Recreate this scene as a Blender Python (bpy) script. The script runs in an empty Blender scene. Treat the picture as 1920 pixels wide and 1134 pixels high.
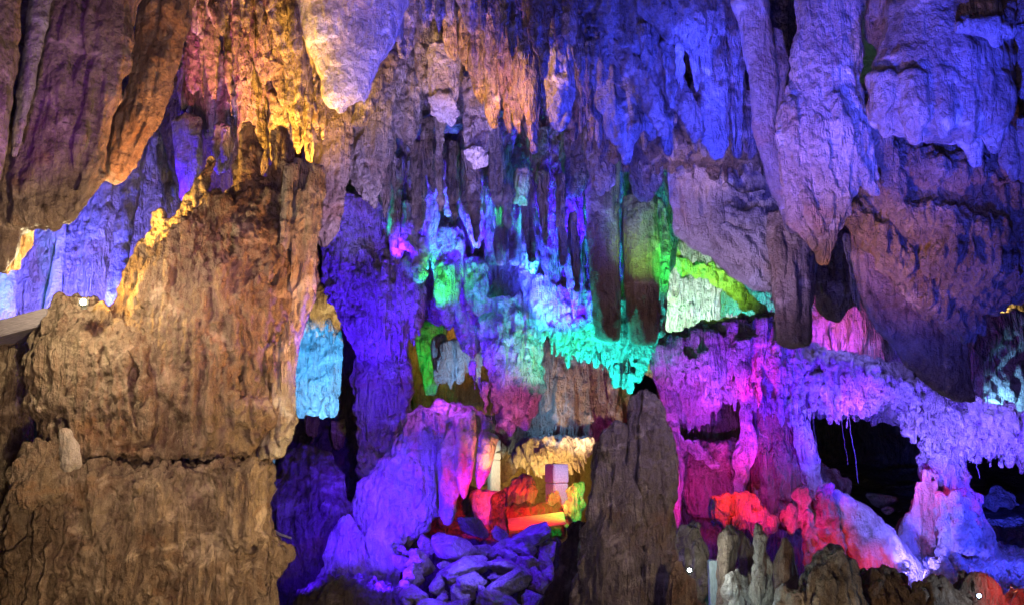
import bpy, math, random
import numpy as np
from mathutils import Vector

# ------------------------------------------------------------------ camera
CZ, PITCH, HF = 3.2, math.radians(8), math.radians(30)
sc = bpy.context.scene
cam = bpy.data.cameras.new('camera'); co = bpy.data.objects.new('camera', cam)
sc.collection.objects.link(co); sc.camera = co
co.location = (0, 0, CZ); co.rotation_euler = (math.pi/2+PITCH, 0, 0)
cam.sensor_width = 36; cam.lens = 18/math.tan(HF); cam.clip_end = 300
# ------------------------------------------------------------------ world, exposure
w = bpy.data.worlds.new('World'); sc.world = w; w.use_nodes = True
bg = w.node_tree.nodes['Background']
bg.inputs[0].default_value = (0.30, 0.19, 0.22, 1); bg.inputs[1].default_value = 0.13
sc.view_settings.view_transform = 'Standard'; sc.view_settings.look = 'None'
sc.view_settings.exposure = 0.72; sc.view_settings.gamma = 1
sc.cycles.use_denoising = True; sc.cycles.denoiser = "OPENIMAGEDENOISE"
sc.cycles.max_bounces = 3; sc.cycles.diffuse_bounces = 2; sc.cycles.glossy_bounces = 1
sc.cycles.caustics_reflective = False; sc.cycles.caustics_refractive = False
sc.cycles.use_light_tree = True
sc.cycles.sample_clamp_indirect = 3

TH = math.tan(HF)
def P(x, y, D):
    u = (x-960)/960*TH; v = (567-y)/960*TH
    dy = math.cos(PITCH)-v*math.sin(PITCH); dz = math.sin(PITCH)+v*math.cos(PITCH)
    return np.array([u/dy*D, D, CZ+dz/dy*D])
def mpp(D): return D*TH/960*1.01

# ------------------------------------------------------------------ lamps
LC = {'amber': (1, .52, .07), 'orange': (1, .36, .09), 'violet': (.055, .004, 1), 'blue': (.035, .05, 1), 'lav': (.20, .15, 1),
      'sky': (.03, .40, 1), 'cyan': (.01, .85, .72), 'green': (.03, 1, .08), 'lime': (.35, 1, .04), 'white': (.75, .95, .85),
      'pink': (1, .12, .50), 'mag': (1, .01, .30), 'purp': (.42, .05, 1), 'red': (1, .02, .015), 'gold': (1, .62, .16),
      'warm': (.95, .66, .36), 'rose': (.85, .36, .45), 'pale': (.42, .44, .95), 'ice': (.18, .50, 1), 'dim': (.50, .36, .9)}  # dim is the tint of the added fill lamps
def L(lx, ly, lD, tx, ty, tD, col, lum, rpx, rad=.04, blend=1.0):
    if .9 < tD-lD < 3.2: lD = tD-(tD-lD)*.58
    a, b = P(lx, ly, lD), P(tx, ty, tD)
    d = float(np.linalg.norm(b-a))
    ld = bpy.data.lights.new('floodlight_and_fill', 'SPOT')  # serves the coloured floodlights and the added fill lamps alike
    ld.color = LC[col]; ld.energy = (lum*.72 if lum < .5 else .36*(lum/.5)**.62)*4*math.pi**2*d*d/0.4
    ld.shadow_soft_size = rad; ld.spot_blend = blend
    ld.spot_size = min(2.9, 2*math.atan(rpx*mpp(tD)/d)*1.65)
    o = bpy.data.objects.new('floodlight_and_fill', ld); sc.collection.objects.link(o)
    o.location = a
    o.rotation_euler = Vector(b-a).to_track_quat('-Z', 'Y').to_euler()
    return o
# dim fill lamps added to brighten the near rock, no fixtures behind them
L(1060,1150,5.2, 260,820,8, 'warm', .18, 700, .1)
L(760,900,7.0, 420,800,8.0, 'gold', .22, 260)
L(100,1500,3.0, 260,900,8, 'warm', .05, 500, .2)
L(1500,1000,5.6, 1180,930,8.7, 'warm', .17, 240, .15)
L(1290,620,7.4, 1200,800,8.8, 'dim', .3, 110)
L(960,800,1.0, 960,300,10, 'dim', .05, 900, .5)
# upper left
L(330,520,6.6, 300,150,6.9, 'orange', .9, 260)
L(330,640,5.2, 120,300,6.0, 'warm', .28, 300)
L(-60,450,4.6, 40,200,5.7, 'purp', .35, 120)
L(200,600,10.4, 160,470,12.6, 'blue', 2.4, 260)
L(90,640,9.6, 130,500,12.6, 'lav', 3.4, 240)
L(-40,560,10.5, 10,520,11.9, 'sky', .9, 70)
L(60,560,6.9, 38,460,7.4, 'orange', 1.2, 50)
L(150,530,7.9, 290,490,8.0, 'amber', 3.0, 150)
L(200,480,8.0, 390,340,8.3, 'amber', 5.0, 80)
L(140,520,8.0, 260,560,8.0, 'amber', 2.0, 70)
L(420,440,9.2, 550,120,9.7, 'amber', 3, 180)
L(640,330,9.4, 570,200,9.6, 'amber', 5, 120)
L(330,330,9.0, 420,100,9.8, 'pink', 1.2, 130)
L(300,420,10.3, 400,240,10.7, 'violet', 1.6, 130)
L(760,620,7.2, 470,500,8.0, 'orange', .6, 230)
L(330,380,6.0, 330,620,8.0,'rose',.3,220)
L(660,640,8.2, 570,620,8.3, 'violet', 3.0, 90)
L(250,1100,4.5, 250,950,7.8, 'warm', .25, 380)
L(70,560,8.9, 40,616,8.3, 'lav', 1.0, 60)
L(500,440,8.5, 570,170,9.5, 'amber', 6, 120)
# ceiling middle
L(700,420,7.5, 680,60,8.8, 'lav', .55, 180)
L(600,260,8.4, 625,190,8.8, 'gold', 1.5, 60)
L(860,330,9.0, 880,110,9.8, 'amber', 1.6, 90)
L(860,300,8.6, 960,160,9.3, 'orange', .9, 120)
L(1030,430,7.3, 1050,160,9.2, 'blue', 1.5, 120)
L(1150,600,6.0, 1150,170,8.7, 'blue', .7, 330)
L(1370,330,7.1, 1170,180,8.9, 'blue', 2.4, 230)
L(1290,60,6.6, 1330,180,8.8, 'blue', 1.2, 150)
L(900,160,8.4, 1040,180,9.2, 'amber', 1.4, 110)
L(900,420,7.0, 800,30,9.3, 'blue', .8, 150)
L(740,520,8.5, 680,300,10.9, 'dim', .5, 180)
# upper right
L(1350,600,4.0, 1400,120,8.0, 'blue', .8, 250)
L(1350,560,4.6, 1530,280,6.8, 'rose', .45, 170)
L(1700,640,4.2, 1560,200,6.8, 'lav', .22, 150)
L(1800,560,4.0, 1770,190,6.4, 'blue', 5, 180)
L(1750,300,4.6, 1850,60,6.1, 'blue', 2.4, 90)
L(1500,660,6.6, 1670,490,7.4, 'orange', .8, 110)
L(1800,800,4.6, 1840,480,7.1, 'blue', .9, 230)
L(1560,760,6.6, 1620,600,8.1, 'blue', .5, 90)
L(1250,700,8.0, 1380,400,10.5, 'dim', .45, 200)
L(1300,400,9.6, 1310,290,10.2, 'amber', .4, 70)
L(1160,520,9.8, 1130,330,11.2, 'blue', 1.2, 150)
L(1010,480,9.6, 1010,280,10.6, 'dim', .7, 170)  # dim lamps here and below are added fill for the dark upper centre
L(720,560,9.4, 690,330,10.9, 'dim', .5, 150)
L(880,440,9.6, 840,170,11.0, 'dim', .6, 110)
# middle recess
L(810,330,9.6, 832,208,10.4, 'lav', .6, 36)
L(880,420,9.8, 892,295,10.6, 'lav', .6, 30)
L(970,480,10.6, 980,376,11.2, 'cyan', 1.8, 20)
L(790,400,11.8, 800,240,14.5, 'violet', 6, 100)
L(880,500,11.9, 850,360,13.4, 'violet', 6.0, 120)
L(740,480,12.0, 800,400,13.4, 'violet', 3, 80)
L(1070,470,11.6, 1040,340,12.8, 'violet', 5, 120)
L(1060,620,11.7, 1040,480,13.2, 'violet', 7.0, 130)
L(960,560,11.7, 1060,460,13.4, 'blue', 3.0, 120)
L(1020,520,12.2, 1000,400,14.5, 'blue', 2.0, 110)
L(880,420,12.6, 945,370,12.6, 'green', 1.6, 45)
L(1010,430,12.5, 966,400,12.6, 'green', 1.4, 40)
L(810,430,12.7, 775,390,12.9, 'lime', 1.5, 30)
L(700,440,12.6, 735,400,12.8, 'cyan', 1.8, 35)
L(800,520,12.2, 800,440,14.6, 'sky', 1.2, 40)
L(1000,520,11.9, 985,420,14.0, 'sky', .5, 40)
L(1010,640,12.2, 1010,560,13.2, 'sky', .6, 50)
L(950,580,12.4, 950,500,12.9, 'pale', .6, 30)
L(800,600,12.6, 838,480,13.4, 'green', 2.4, 60)
L(640,780,12.0, 690,520,14.2, 'violet', 3.0, 190)
L(600,520,12.8, 660,410,14.0, 'lav', .9, 60)
L(860,760,12.4, 890,560,13.6, 'violet', 2.0, 110)
L(900,520,12.6, 900,560,13.3, 'cyan', .5, 30)
L(1080,780,11.8, 1090,640,12.9, 'cyan', 9, 105)
L(1220,790,12.0, 1180,690,12.9, 'cyan', 9, 75)
L(1000,760,12.0, 1060,610,12.9, 'green', .9, 60)
L(1000,860,11.8, 960,760,13.2, 'pink', 1.1, 60)
L(880,720,12.0, 925,640,13.2, 'violet', 1.6, 80)
L(960,760,12.4, 960,690,13.2, 'ice', .6, 30)
L(1060,740,12.6, 1005,680,13.3, 'lime', 1.0, 30)
L(1210,560,11.2, 1215,440,12.0, 'lime', .7, 60)
L(1290,540,12.0, 1240,470,12.6, 'green', 2.0, 70)
# deep middle
L(590,700,19.0, 590,700,23.5, 'sky', 2.2, 130)
L(560,830,21.0, 600,720,23.5, 'ice', 2.0, 80)
L(600,560,18.5, 610,610,20.6, 'gold', 1.6, 60)
L(700,720,13.6, 700,760,15.0, 'violet', 2.6, 120)
L(850,650,20.6, 850,610,22.5, 'gold', .6, 110)
L(760,700,18.0, 800,680,20.0, 'green', .7, 60)
L(860,720,17.0, 860,700,18.8, 'ice', 1.2, 60)
L(1090,850,17.0, 1090,740,18.5, 'warm', .5, 110)
L(960,760,17.0, 1050,740,18.5, 'ice', 1.0, 90)
L(1040,930,17.4, 1040,860,18.2, 'gold', 5, 90)
L(1000,860,20.6, 960,900,23, 'gold', .5, 150)
L(1100,860,15.8, 1050,900,16.8, 'pale', .6, 30)
L(900,860,17.6, 926,880,18.8, 'white', .7, 50)
# violet dome and rubble
L(720,1100,10.2, 740,900,13.0, 'violet', 3.2, 200)
L(640,860,11.0, 720,1000,13.0, 'violet', 1.6, 150)
L(830,700,11.6, 830,780,12.8, 'purp', 2.0, 90)
L(925,960,12.0, 885,880,12.3, 'mag', 3.0, 34)
L(925,900,12.1, 905,825,12.4, 'orange', 1.6, 30)
L(880,980,12.0, 856,920,12.4, 'red', 2.0, 24)
L(1000,980,10.6, 870,1080,11.8, 'lav', .8, 60)
L(640,900,10.2, 860,1060,12.0, 'violet', 3.2, 150)
L(1010,880,11.6, 960,1040,12.2, 'violet', 2.5, 90)
L(920,890,12.6, 912,960,13.7, 'red', 3.5, 45)
L(960,1000,14.3, 975,930,15.7, 'red', 4.0, 60)
L(1060,900,13.8, 1035,940,15.6, 'red', 3.5, 40)
L(1100,880,14.2, 1080,950,15.2, 'green', 3.5, 50)
L(1050,900,14.6, 1068,925,15.3, 'orange', 1.8, 25)
L(990,940,14.2, 1005,976,14.9, 'red', 2.5, 60)
L(560,1100,10.6, 600,990,12.6, 'violet', 1.2, 120)
# right half
L(1290,640,15.6, 1300,570,18.0, 'white', 3.0, 110)
L(1340,580,13.8, 1330,510,15.4, 'lime', 4.0, 80)
L(1240,530,14.4, 1262,480,15.4, 'green', 3.0, 60)
L(1420,640,15.0, 1410,570,16.4, 'cyan', 1.8, 70)
L(1260,560,15.0, 1250,620,18.0, 'green', .9, 60)
L(1860,800,15.9, 1880,690,18.2, 'ice', 1.0, 90)
L(1860,560,16.4, 1880,600,18.3, 'gold', 1.0, 60)
L(1545,680,15.95, 1565,620,16.4, 'purp', 2.2, 110)
L(1600,600,15.0, 1570,620,16.3, 'pink', .8, 90)
L(1330,880,12.4, 1330,700,15.0, 'purp', 1.8, 140)
L(1450,900,12.4, 1460,720,15.0, 'violet', 2.6, 150)
L(1400,780,14.0, 1420,690,15.0, 'mag', 1.3, 50)
L(1600,960,11.8, 1600,740,15.0, 'violet', 3.0, 150)
L(1620,820,13.8, 1590,720,15.0, 'purp', 1.6, 70)
L(1600,560,13.6, 1610,680,14.8, 'lav', 2.0, 140)
L(1740,960,12.0, 1740,790,15.0, 'lav', 1.6, 130)
L(1880,960,12.0, 1880,820,15.0, 'violet', 3.2, 130)
L(1880,700,13.0, 1880,790,14.8, 'lav', 1.4, 90)
L(1250,980,14.0, 1258,900,15.3, 'mag', 2.2, 80)
L(1420,900,14.0, 1398,850,15.2, 'mag', 3.0, 40)
L(1300,960,13.4, 1330,880,15.6, 'purp', .7, 110)
L(1540,840,13.6, 1520,870,15.0, 'lav', 1.8, 70)
L(1390,880,12.8, 1390,960,14.0, 'red', 4.5, 70)
L(1450,1000,12.8, 1430,960,14.0, 'mag', 1.8, 34)
L(1560,1060,13.4, 1560,1025,14.2, 'red', 1.4, 26)
L(1480,1000,12.8, 1510,960,14.2, 'mag', 2.0, 36)
L(1640,1090,13.4, 1640,1060,14.2, 'red', .9, 26)
L(1740,900,12.8, 1650,1000,14.3, 'lav', 1.1, 100)
L(1700,1090,12.8, 1780,960,15.0, 'lav', 1.6, 110)
L(1900,980,12.6, 1820,1040,15.0, 'blue', 2.6, 200)
L(1700,860,14.0, 1745,920,15.0, 'mag', 1.2, 40)
L(1880,960,19.0, 1880,930,23, 'blue', 1.2, 60)
L(1930,1060,9.6, 1900,1120,10.3, 'red', 1.6, 60)
L(1880,1050,11.4, 1850,1100,10.5, 'orange', 1.6, 50)
L(1540,900,13.8, 1560,770,14.8, 'lav', 2.5, 70)
L(1720,930,13.8, 1745,820,14.8, 'lav', 2.5, 70)
L(1900,960,13.6, 1880,850,14.6, 'lav', 2.5, 80)
L(1300,830,13.8, 1320,720,14.8, 'purp', 1.0, 70)
# lower right
L(1330,1120,9.0, 1420,1060,10.6, 'white', .16, 120)
L(1560,1160,8.6, 1600,1090,10.2, 'warm', .14, 220)

# ------------------------------------------------------------------ noise
rng = np.random.default_rng(7); random.seed(7)
_perm = rng.permutation(256).astype(np.int32); _perm = np.concatenate([_perm, _perm])
_g = rng.normal(size=(256, 3)).astype(np.float32); _g /= np.linalg.norm(_g, axis=1)[:, None]
def perlin(p):
    p = p.astype(np.float32); i = np.floor(p).astype(np.int32); f = p-i; i &= 255
    u = f*f*f*(f*(f*6-15)+10)
    def gr(dx, dy, dz):
        h = _perm[_perm[_perm[(i[:, 0]+dx) & 255]+((i[:, 1]+dy) & 255)]+((i[:, 2]+dz) & 255)]
        g = _g[h]
        return g[:, 0]*(f[:, 0]-dx)+g[:, 1]*(f[:, 1]-dy)+g[:, 2]*(f[:, 2]-dz)
    ux, uy, uz = u[:, 0], u[:, 1], u[:, 2]
    def mx(a, b, t): return a+(b-a)*t
    return mx(mx(mx(gr(0,0,0), gr(1,0,0), ux), mx(gr(0,1,0), gr(1,1,0), ux), uy),
              mx(mx(gr(0,0,1), gr(1,0,1), ux), mx(gr(0,1,1), gr(1,1,1), ux), uy), uz)
def fbm(p, o=3):
    s = 0; a = 1
    for k in range(o): s = s+a*perlin(p*(2**k)+17.3*k); a *= .5
    return s

# ------------------------------------------------------------------ materials
_M = {}
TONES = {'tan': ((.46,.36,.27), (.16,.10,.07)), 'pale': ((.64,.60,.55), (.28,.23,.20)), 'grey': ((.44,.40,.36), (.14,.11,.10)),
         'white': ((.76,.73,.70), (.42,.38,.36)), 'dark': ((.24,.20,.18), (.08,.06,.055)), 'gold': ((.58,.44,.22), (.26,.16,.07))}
def rock(tone='tan', D=10, flute=1.0, coral=.5, crag=1.0, amp=1.0):
    Db = round(math.log(max(D, 1))/.18)*.18; S = mpp(math.exp(Db))
    key = (tone, round(Db, 2), flute, coral, crag, amp)
    if key in _M: return _M[key]
    m = bpy.data.materials.new('limestone_'+tone); m.use_nodes = True; _M[key] = m
    nt = m.node_tree; N = nt.nodes; N.clear()
    def n(t, **k):
        o = N.new(t)
        for a, b in k.items(): setattr(o, a, b)
        return o
    def lk(a, b): nt.links.new(a, b)
    geo = n('ShaderNodeNewGeometry')
    def mp(sx, sy, sz):
        v = n('ShaderNodeVectorMath', operation='MULTIPLY'); v.inputs[1].default_value = (sx/S, sy/S, sz/S)
        lk(geo.outputs['Position'], v.inputs[0]); return v.outputs[0]
    def noise(vec, det, rough=.55, dist=0):
        t = n('ShaderNodeTexNoise'); t.inputs['Scale'].default_value = 1; t.inputs['Detail'].default_value = det
        t.inputs['Roughness'].default_value = rough; t.inputs['Distortion'].default_value = dist
        lk(vec, t.inputs['Vector']); return t.outputs['Fac']
    def math_(op, a, b=None, c=None):
        t = n('ShaderNodeMath', operation=op)
        for i, v in enumerate((a, b, c)):
            if v is None: continue
            if isinstance(v, (int, float)): t.inputs[i].default_value = v
            else: lk(v, t.inputs[i])
        return t.outputs[0]
    # heights in photo pixels
    fl = noise(mp(1/20, 1/20, 1/170), 4, .6, .35)
    ridge = math_('ABSOLUTE', math_('SUBTRACT', fl, .5))
    mk = n('ShaderNodeMapRange'); mk.inputs[1].default_value = .40; mk.inputs[2].default_value = .60; lk(noise(mp(1/95, 1/95, 1/130), 3, .55), mk.inputs[0])
    h = math_('MULTIPLY', ridge, math_('MULTIPLY_ADD', mk.outputs[0], 34*flute, 16*flute))
    vo = n('ShaderNodeTexVoronoi', feature='SMOOTH_F1'); vo.inputs['Scale'].default_value = 1
    vo.inputs['Smoothness'].default_value = .5
    wv = n('ShaderNodeVectorMath', operation='ADD'); lk(mp(1/12, 1/12, 1/17), wv.inputs[0])
    nz = n('ShaderNodeTexNoise'); nz.inputs['Scale'].default_value = 1; lk(mp(1/22, 1/22, 1/22), nz.inputs['Vector'])
    lk(nz.outputs['Color'], wv.inputs[1]); lk(wv.outputs[0], vo.inputs['Vector'])
    h = math_('SUBTRACT', h, math_('MULTIPLY', vo.outputs['Distance'], math_('MULTIPLY_ADD', mk.outputs[0], -16*coral, 22*coral)))
    cr = noise(mp(1/15, 1/15, 1/20), 6, .7)
    h = math_('ADD', h, math_('MULTIPLY', cr, 20*crag))
    bu = n('ShaderNodeBump'); bu.inputs['Strength'].default_value = 1; bu.inputs['Distance'].default_value = S*amp*2.1
    lk(h, bu.inputs['Height'])
    # colour: mineral patches, streaks and fine grain of the stone itself
    c1 = noise(mp(1/70, 1/70, 1/110), 5, .6, .4); c2 = noise(mp(1/9, 1/9, 1/40), 4, .65); c3 = noise(mp(1/2.2, 1/2.2, 1/2.2), 2, .7)
    f = math_('ADD', math_('ADD', math_('MULTIPLY', c1, 1.1), math_('MULTIPLY', c2, .8)), math_('MULTIPLY', c3, .6))
    ramp = n('ShaderNodeValToRGB'); e = ramp.color_ramp.elements
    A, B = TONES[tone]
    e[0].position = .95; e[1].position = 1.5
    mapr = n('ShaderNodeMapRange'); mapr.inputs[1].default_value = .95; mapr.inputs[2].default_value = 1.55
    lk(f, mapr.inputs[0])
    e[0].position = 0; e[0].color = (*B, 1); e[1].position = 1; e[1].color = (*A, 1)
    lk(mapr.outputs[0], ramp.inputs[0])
    def patch(src, scl, lo, hi, colr, amt, col_in):
        t = noise(mp(1/scl, 1/scl, 1.4/scl), 6, .62, .8)
        q = n('ShaderNodeMapRange'); q.inputs[1].default_value = lo; q.inputs[2].default_value = hi; q.inputs[4].default_value = amt; lk(t, q.inputs[0])
        x = n('ShaderNodeMix', data_type='RGBA'); lk(q.outputs[0], x.inputs[0]); lk(col_in, x.inputs[6]); x.inputs[7].default_value = (*colr, 1)
        return x.outputs[2]
    a3 = np.array(A); rust = tuple(a3*np.array([.85, .55, .35])); chalk = tuple(np.minimum(.85, a3*1.5+.06)); mud = tuple(np.array(B)*.55)
    colr = patch(0, 130, .55, .68, rust, .5, ramp.outputs[0]); colr = patch(0, 85, .57, .66, chalk, .7, colr); colr = patch(0, 60, .60, .70, mud, .8, colr)
    bs = n('ShaderNodeBsdfPrincipled'); lk(colr, bs.inputs['Base Color'])
    rr = math_('MULTIPLY_ADD', c2, -.5, .85); lk(rr, bs.inputs['Roughness'])
    bs.inputs['Specular IOR Level'].default_value = .35
    lk(bu.outputs[0], bs.inputs['Normal'])
    out = n('ShaderNodeOutputMaterial'); lk(bs.outputs[0], out.inputs[0])
    return m
def plain(name, col, rough=.6, emit=None, es=0, metal=0):
    m = bpy.data.materials.new(name); m.use_nodes = True; nt = m.node_tree; b = nt.nodes['Principled BSDF']
    nz = nt.nodes.new('ShaderNodeTexNoise'); nz.inputs['Scale'].default_value = 14; nz.inputs['Detail'].default_value = 6
    rp = nt.nodes.new('ShaderNodeValToRGB'); rp.color_ramp.elements[0].color = tuple(c*.7 for c in col)+(1,)
    rp.color_ramp.elements[1].color = tuple(min(1, c*1.15) for c in col)+(1,)
    rp.color_ramp.elements[0].position = .3; rp.color_ramp.elements[1].position = .7
    nt.links.new(nz.outputs[0], rp.inputs[0]); nt.links.new(rp.outputs[0], b.inputs['Base Color'])
    bm = nt.nodes.new('ShaderNodeBump'); bm.inputs['Distance'].default_value = .01; nt.links.new(nz.outputs[0], bm.inputs['Height'])
    nt.links.new(bm.outputs[0], b.inputs['Normal'])
    b.inputs['Roughness'].default_value = rough; b.inputs['Metallic'].default_value = metal
    if emit:
        b.inputs['Emission Color'].default_value = (*emit, 1); b.inputs['Emission Strength'].default_value = es
    return m

# ------------------------------------------------------------------ geometry
def to_mesh(name, V, Fq):
    me = bpy.data.meshes.new(name)
    V = np.asarray(V, np.float32); Fq = np.asarray(Fq, np.int32)
    k = Fq.shape[1]
    me.vertices.add(len(V)); me.vertices.foreach_set('co', V.ravel())
    me.loops.add(Fq.size); me.loops.foreach_set('vertex_index', Fq.ravel())
    me.polygons.add(len(Fq)); me.polygons.foreach_set('loop_start', np.arange(0, Fq.size, k, dtype=np.int32))
    me.polygons.foreach_set('use_smooth', np.ones(len(Fq), bool))
    me.update(calc_edges=True); return me
NS = 18
def tube(cs, rs, ks, horiz, V, T, seg=NS, cap=None):
    """cs centres, rs radii (m), ks depth ratio; round ends; horiz: rings level, else square to the chain"""
    cs = np.array(cs, float); rs = np.array(rs, float); n = len(cs)
    ts = np.zeros_like(cs)
    for i in range(n):
        t = cs[min(i+1, n-1)]-cs[max(i-1, 0)]; t[1] = 0
        ts[i] = t/(np.linalg.norm(t)+1e-9)
    C, R, TT = [], [], []
    for q in (1.0, .8, .5, .2): C.append(cs[0]-ts[0]*min(rs[0], cap or 9)*q*.6); R.append(rs[0]*math.sqrt(max(0, 1-q*q))+1e-4); TT.append(ts[0])
    for i in range(n): C.append(cs[i]); R.append(rs[i]); TT.append(ts[i])
    for q in (.2, .5, .8, 1.0): C.append(cs[-1]+ts[-1]*min(rs[-1], cap or 9)*q); R.append(rs[-1]*math.sqrt(max(0, 1-q*q))+1e-4); TT.append(ts[-1])
    base = len(V); a = np.arange(seg)*2*math.pi/seg; ca, sa = np.cos(a), np.sin(a)
    for c, r, t in zip(C, R, TT):
        if horiz: nx = np.array([1., 0, 0])
        else: nx = np.array([-t[2], 0, t[0]])
        ring = c[None]+ca[:, None]*nx[None]*r+sa[:, None]*np.array([0, 1., 0])[None]*r*ks
        V.extend(ring)
    m = len(C)
    for i in range(m-1):
        for j in range(seg):
            A = base+i*seg+j; B = base+i*seg+(j+1) % seg
            T.append((A, B, B+seg, A+seg))
    for e in (0, m-1):   # close the ends with quads fanned on a centre pair
        V.append(C[e]); c = len(V)-1
        for j in range(0, seg, 2):
            T.append((c, base+e*seg+j, base+e*seg+(j+1) % seg, base+e*seg+(j+2) % seg) if e else
                     (c, base+e*seg+(j+2) % seg, base+e*seg+(j+1) % seg, base+e*seg+j))
def densify(pts, step=22):
    out = [pts[0]]
    for a, b in zip(pts, pts[1:]):
        d = math.hypot(b[0]-a[0], b[1]-a[1]); k = max(1, int(d/step))
        for i in range(1, k+1): out.append(tuple(a[j]+(b[j]-a[j])*i/k for j in range(len(a))))
    return out
class Form:
    def __init__(s, D, k=.8): s.D = D; s.k = k; s.V = []; s.T = []
    def chain(s, pts, k=None, dD=0, wob=.08):
        pts = densify([(*p, 0)[:4] if len(p) == 3 else p for p in pts])
        cs, rs = [], []
        for x, y, r, d in pts:
            D = s.D+dD+d; cs.append(P(x, y, D)); rs.append(r*mpp(D)*(1+random.uniform(-wob, wob)))
        tube(cs, rs, k or s.k, False, s.V, s.T); return s
    def rows(s, rows, ribs=0, k=None, rr=(6, 12), dD=0, over=10, lenf=(.4, 1), wob=.03):
        k = k or s.k
        rows = [(r[0], r[1], r[2], r[3] if len(r) > 3 else 0) for r in rows]
        rows = sorted(rows); R = [rows[0]]
        for a, b in zip(rows, rows[1:]):
            n = max(1, int((b[0]-a[0])/20))
            for i in range(1, n+1): R.append(tuple(a[j]+(b[j]-a[j])*i/n for j in range(4)))
        cs, rs = [], []
        for y, xl, xr, d in R:
            D = s.D+dD+d; hw = max(1, (xr-xl)/2)
            cs.append(P((xl+xr)/2, y, D)); rs.append(hw*mpp(D)*(1+random.uniform(-wob, wob)))
        # round-cap height limited
        cs2, rs2 = cs, rs
        tube(cs2, rs2, k, True, s.V, s.T, 28, 9*mpp(s.D))
        arr = np.array(R); y0, y1 = arr[0, 0], arr[-1, 0]; s.body = (arr, k, dD)
        for i in range(int(ribs*1.6)):
            u = random.uniform(-.98, .98); r0 = random.uniform(*rr)*.78
            ln = (y1-y0)*random.uniform(*lenf); a = random.uniform(y0, y1+over-ln); b = min(a+ln, y1+over*random.random())
            pts = []; uu = u
            for y in np.arange(a, b+1, 18):
                yy = min(max(y, y0), y1)
                xl = np.interp(yy, arr[:, 0], arr[:, 1]); xr = np.interp(yy, arr[:, 0], arr[:, 2]); dd = np.interp(yy, arr[:, 0], arr[:, 3])
                hw = (xr-xl)/2; t = (y-a)/max(1, b-a)
                rad = r0*(1-.72*t**1.5)*min(1, .4+t*3)
                hh = max(1, hw-rad*.6)
                pts.append(((xl+xr)/2+uu*hh, y, rad, dd-math.sqrt(1-uu*uu)*hh*k*mpp(s.D)))
                uu = max(-.98, min(.98, uu+random.uniform(-.02, .02)))
            if len(pts) > 1: s.chain(pts, k=1.0, dD=dD)
        return s
    def fold(s, pts, out=.55):
        arr, k, dD = s.body; q = []
        for x, y, r in densify(pts):
            xl, xr, dd = (np.interp(y, arr[:, 0], arr[:, j]) for j in (1, 2, 3)); hw = max(4, (xr-xl)/2)
            u = max(-.97, min(.97, (x-(xl+xr)/2)/hw))
            q.append((x, y, r, dd+dD-(math.sqrt(1-u*u)*hw*k-r*(1-out))*mpp(s.D)))
        return s.chain(q, k=1)
    def fringe(s, bottom, n, w=(2.5, 5), ln=(18, 50), out=24):
        xs, ys = zip(*bottom)
        for i in range(n):
            x = random.uniform(xs[0], xs[-1]); y = float(np.interp(x, xs, ys)); h = random.uniform(*ln); r = random.uniform(*w)
            y += random.uniform(-26, 12); d = random.uniform(-1, .2)*out*mpp(s.D)
            s.chain([(x, y-h, r, d), (x, y-h*.4, r*.8, d), (x, y, r*.25, d)], k=1)
        return s
    def curtain(s, top, bottom, w=(9, 18), n=None, tiers=2, thick=14, jit=14, lean=0, body=True, minlen=30, short=.5):
        tx, ty = zip(*top); bx, by = zip(*bottom); x0, x1 = bx[0], bx[-1]
        w = (w[0]*.62, w[1]*.72); n = int(n*1.6) if n else int((x1-x0)/((w[0]+w[1])*.42))
        for tier in range(tiers):
            m_ = n if tier == 0 else max(3, int(n*.42))
            for i in range(m_):
                x = x0+(i+random.random())/m_*(x1-x0); r = random.uniform(*w)*(1 if tier == 0 else 1.45)
                yt = float(np.interp(x, tx, ty)); yb = float(np.interp(x, bx, by))+random.uniform(-jit, jit*.5)
                if tier: # front tiers begin lower or end earlier
                    f = random.random(); L_ = max(minlen, yb-yt)
                    a = yt+L_*random.uniform(0, .7)*f; b = yt+L_*random.uniform(short, 1.0)
                else: a, b = yt, yb
                if b < a+minlen: b = a+minlen
                d = (-tier*max(thick*.5, w[1]*.85)+random.uniform(-.3, .3)*thick)*mpp(s.D)
                dx = lean*(b-a); tip = random.uniform(.08, .3); m = random.uniform(-.1, .1)*r
                s.chain([(x-dx, a, r, d), (x-dx*.5+m, (a+b)/2, r*.95, d), (x-dx*.15, a+(b-a)*.8, r*.58, d), (x, b, r*tip, d)], k=1.0)
        return s
def stal(f, x, y0, y1, r, dx=0, blunt=.35, dD=0, side=2, k=None):
    """one stalactite: a tapering main body with side folds, dx = drift of the tip"""
    h = y1-y0
    def xx(t): return x+dx*t
    f.chain([(xx(0), y0, r*1.0, dD), (xx(.35), y0+h*.35, r*.95, dD), (xx(.65), y0+h*.65, r*.82, dD), (xx(.87), y0+h*.87, r*(.35+blunt*.5), dD), (xx(1), y1-r*blunt*.6, r*blunt*.7, dD)], k=k)
    for i in range(side):
        u = random.uniform(-.75, .75); e = random.uniform(.55, .95); s_ = random.uniform(-.1, .3)
        rr = r*random.uniform(.25, .5)
        f.chain([(xx(s_)+u*r, y0+h*max(0, s_), rr, dD-r*.55*mpp(f.D)), (xx(e*.6)+u*r*.85, y0+h*e*.7, rr*.9, dD-r*.5*mpp(f.D)), (xx(e)+u*r*.5, y0+h*e, rr*.4, dD-r*.35*mpp(f.D))], k=1)
    return f
PENDING = []
def thing(o, label=None, cat=None, group=None, kind=None):
    if label: o['label'] = label
    if cat: o['category'] = cat
    if group: o['group'] = group
    if kind: o['kind'] = kind
    return o
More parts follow.
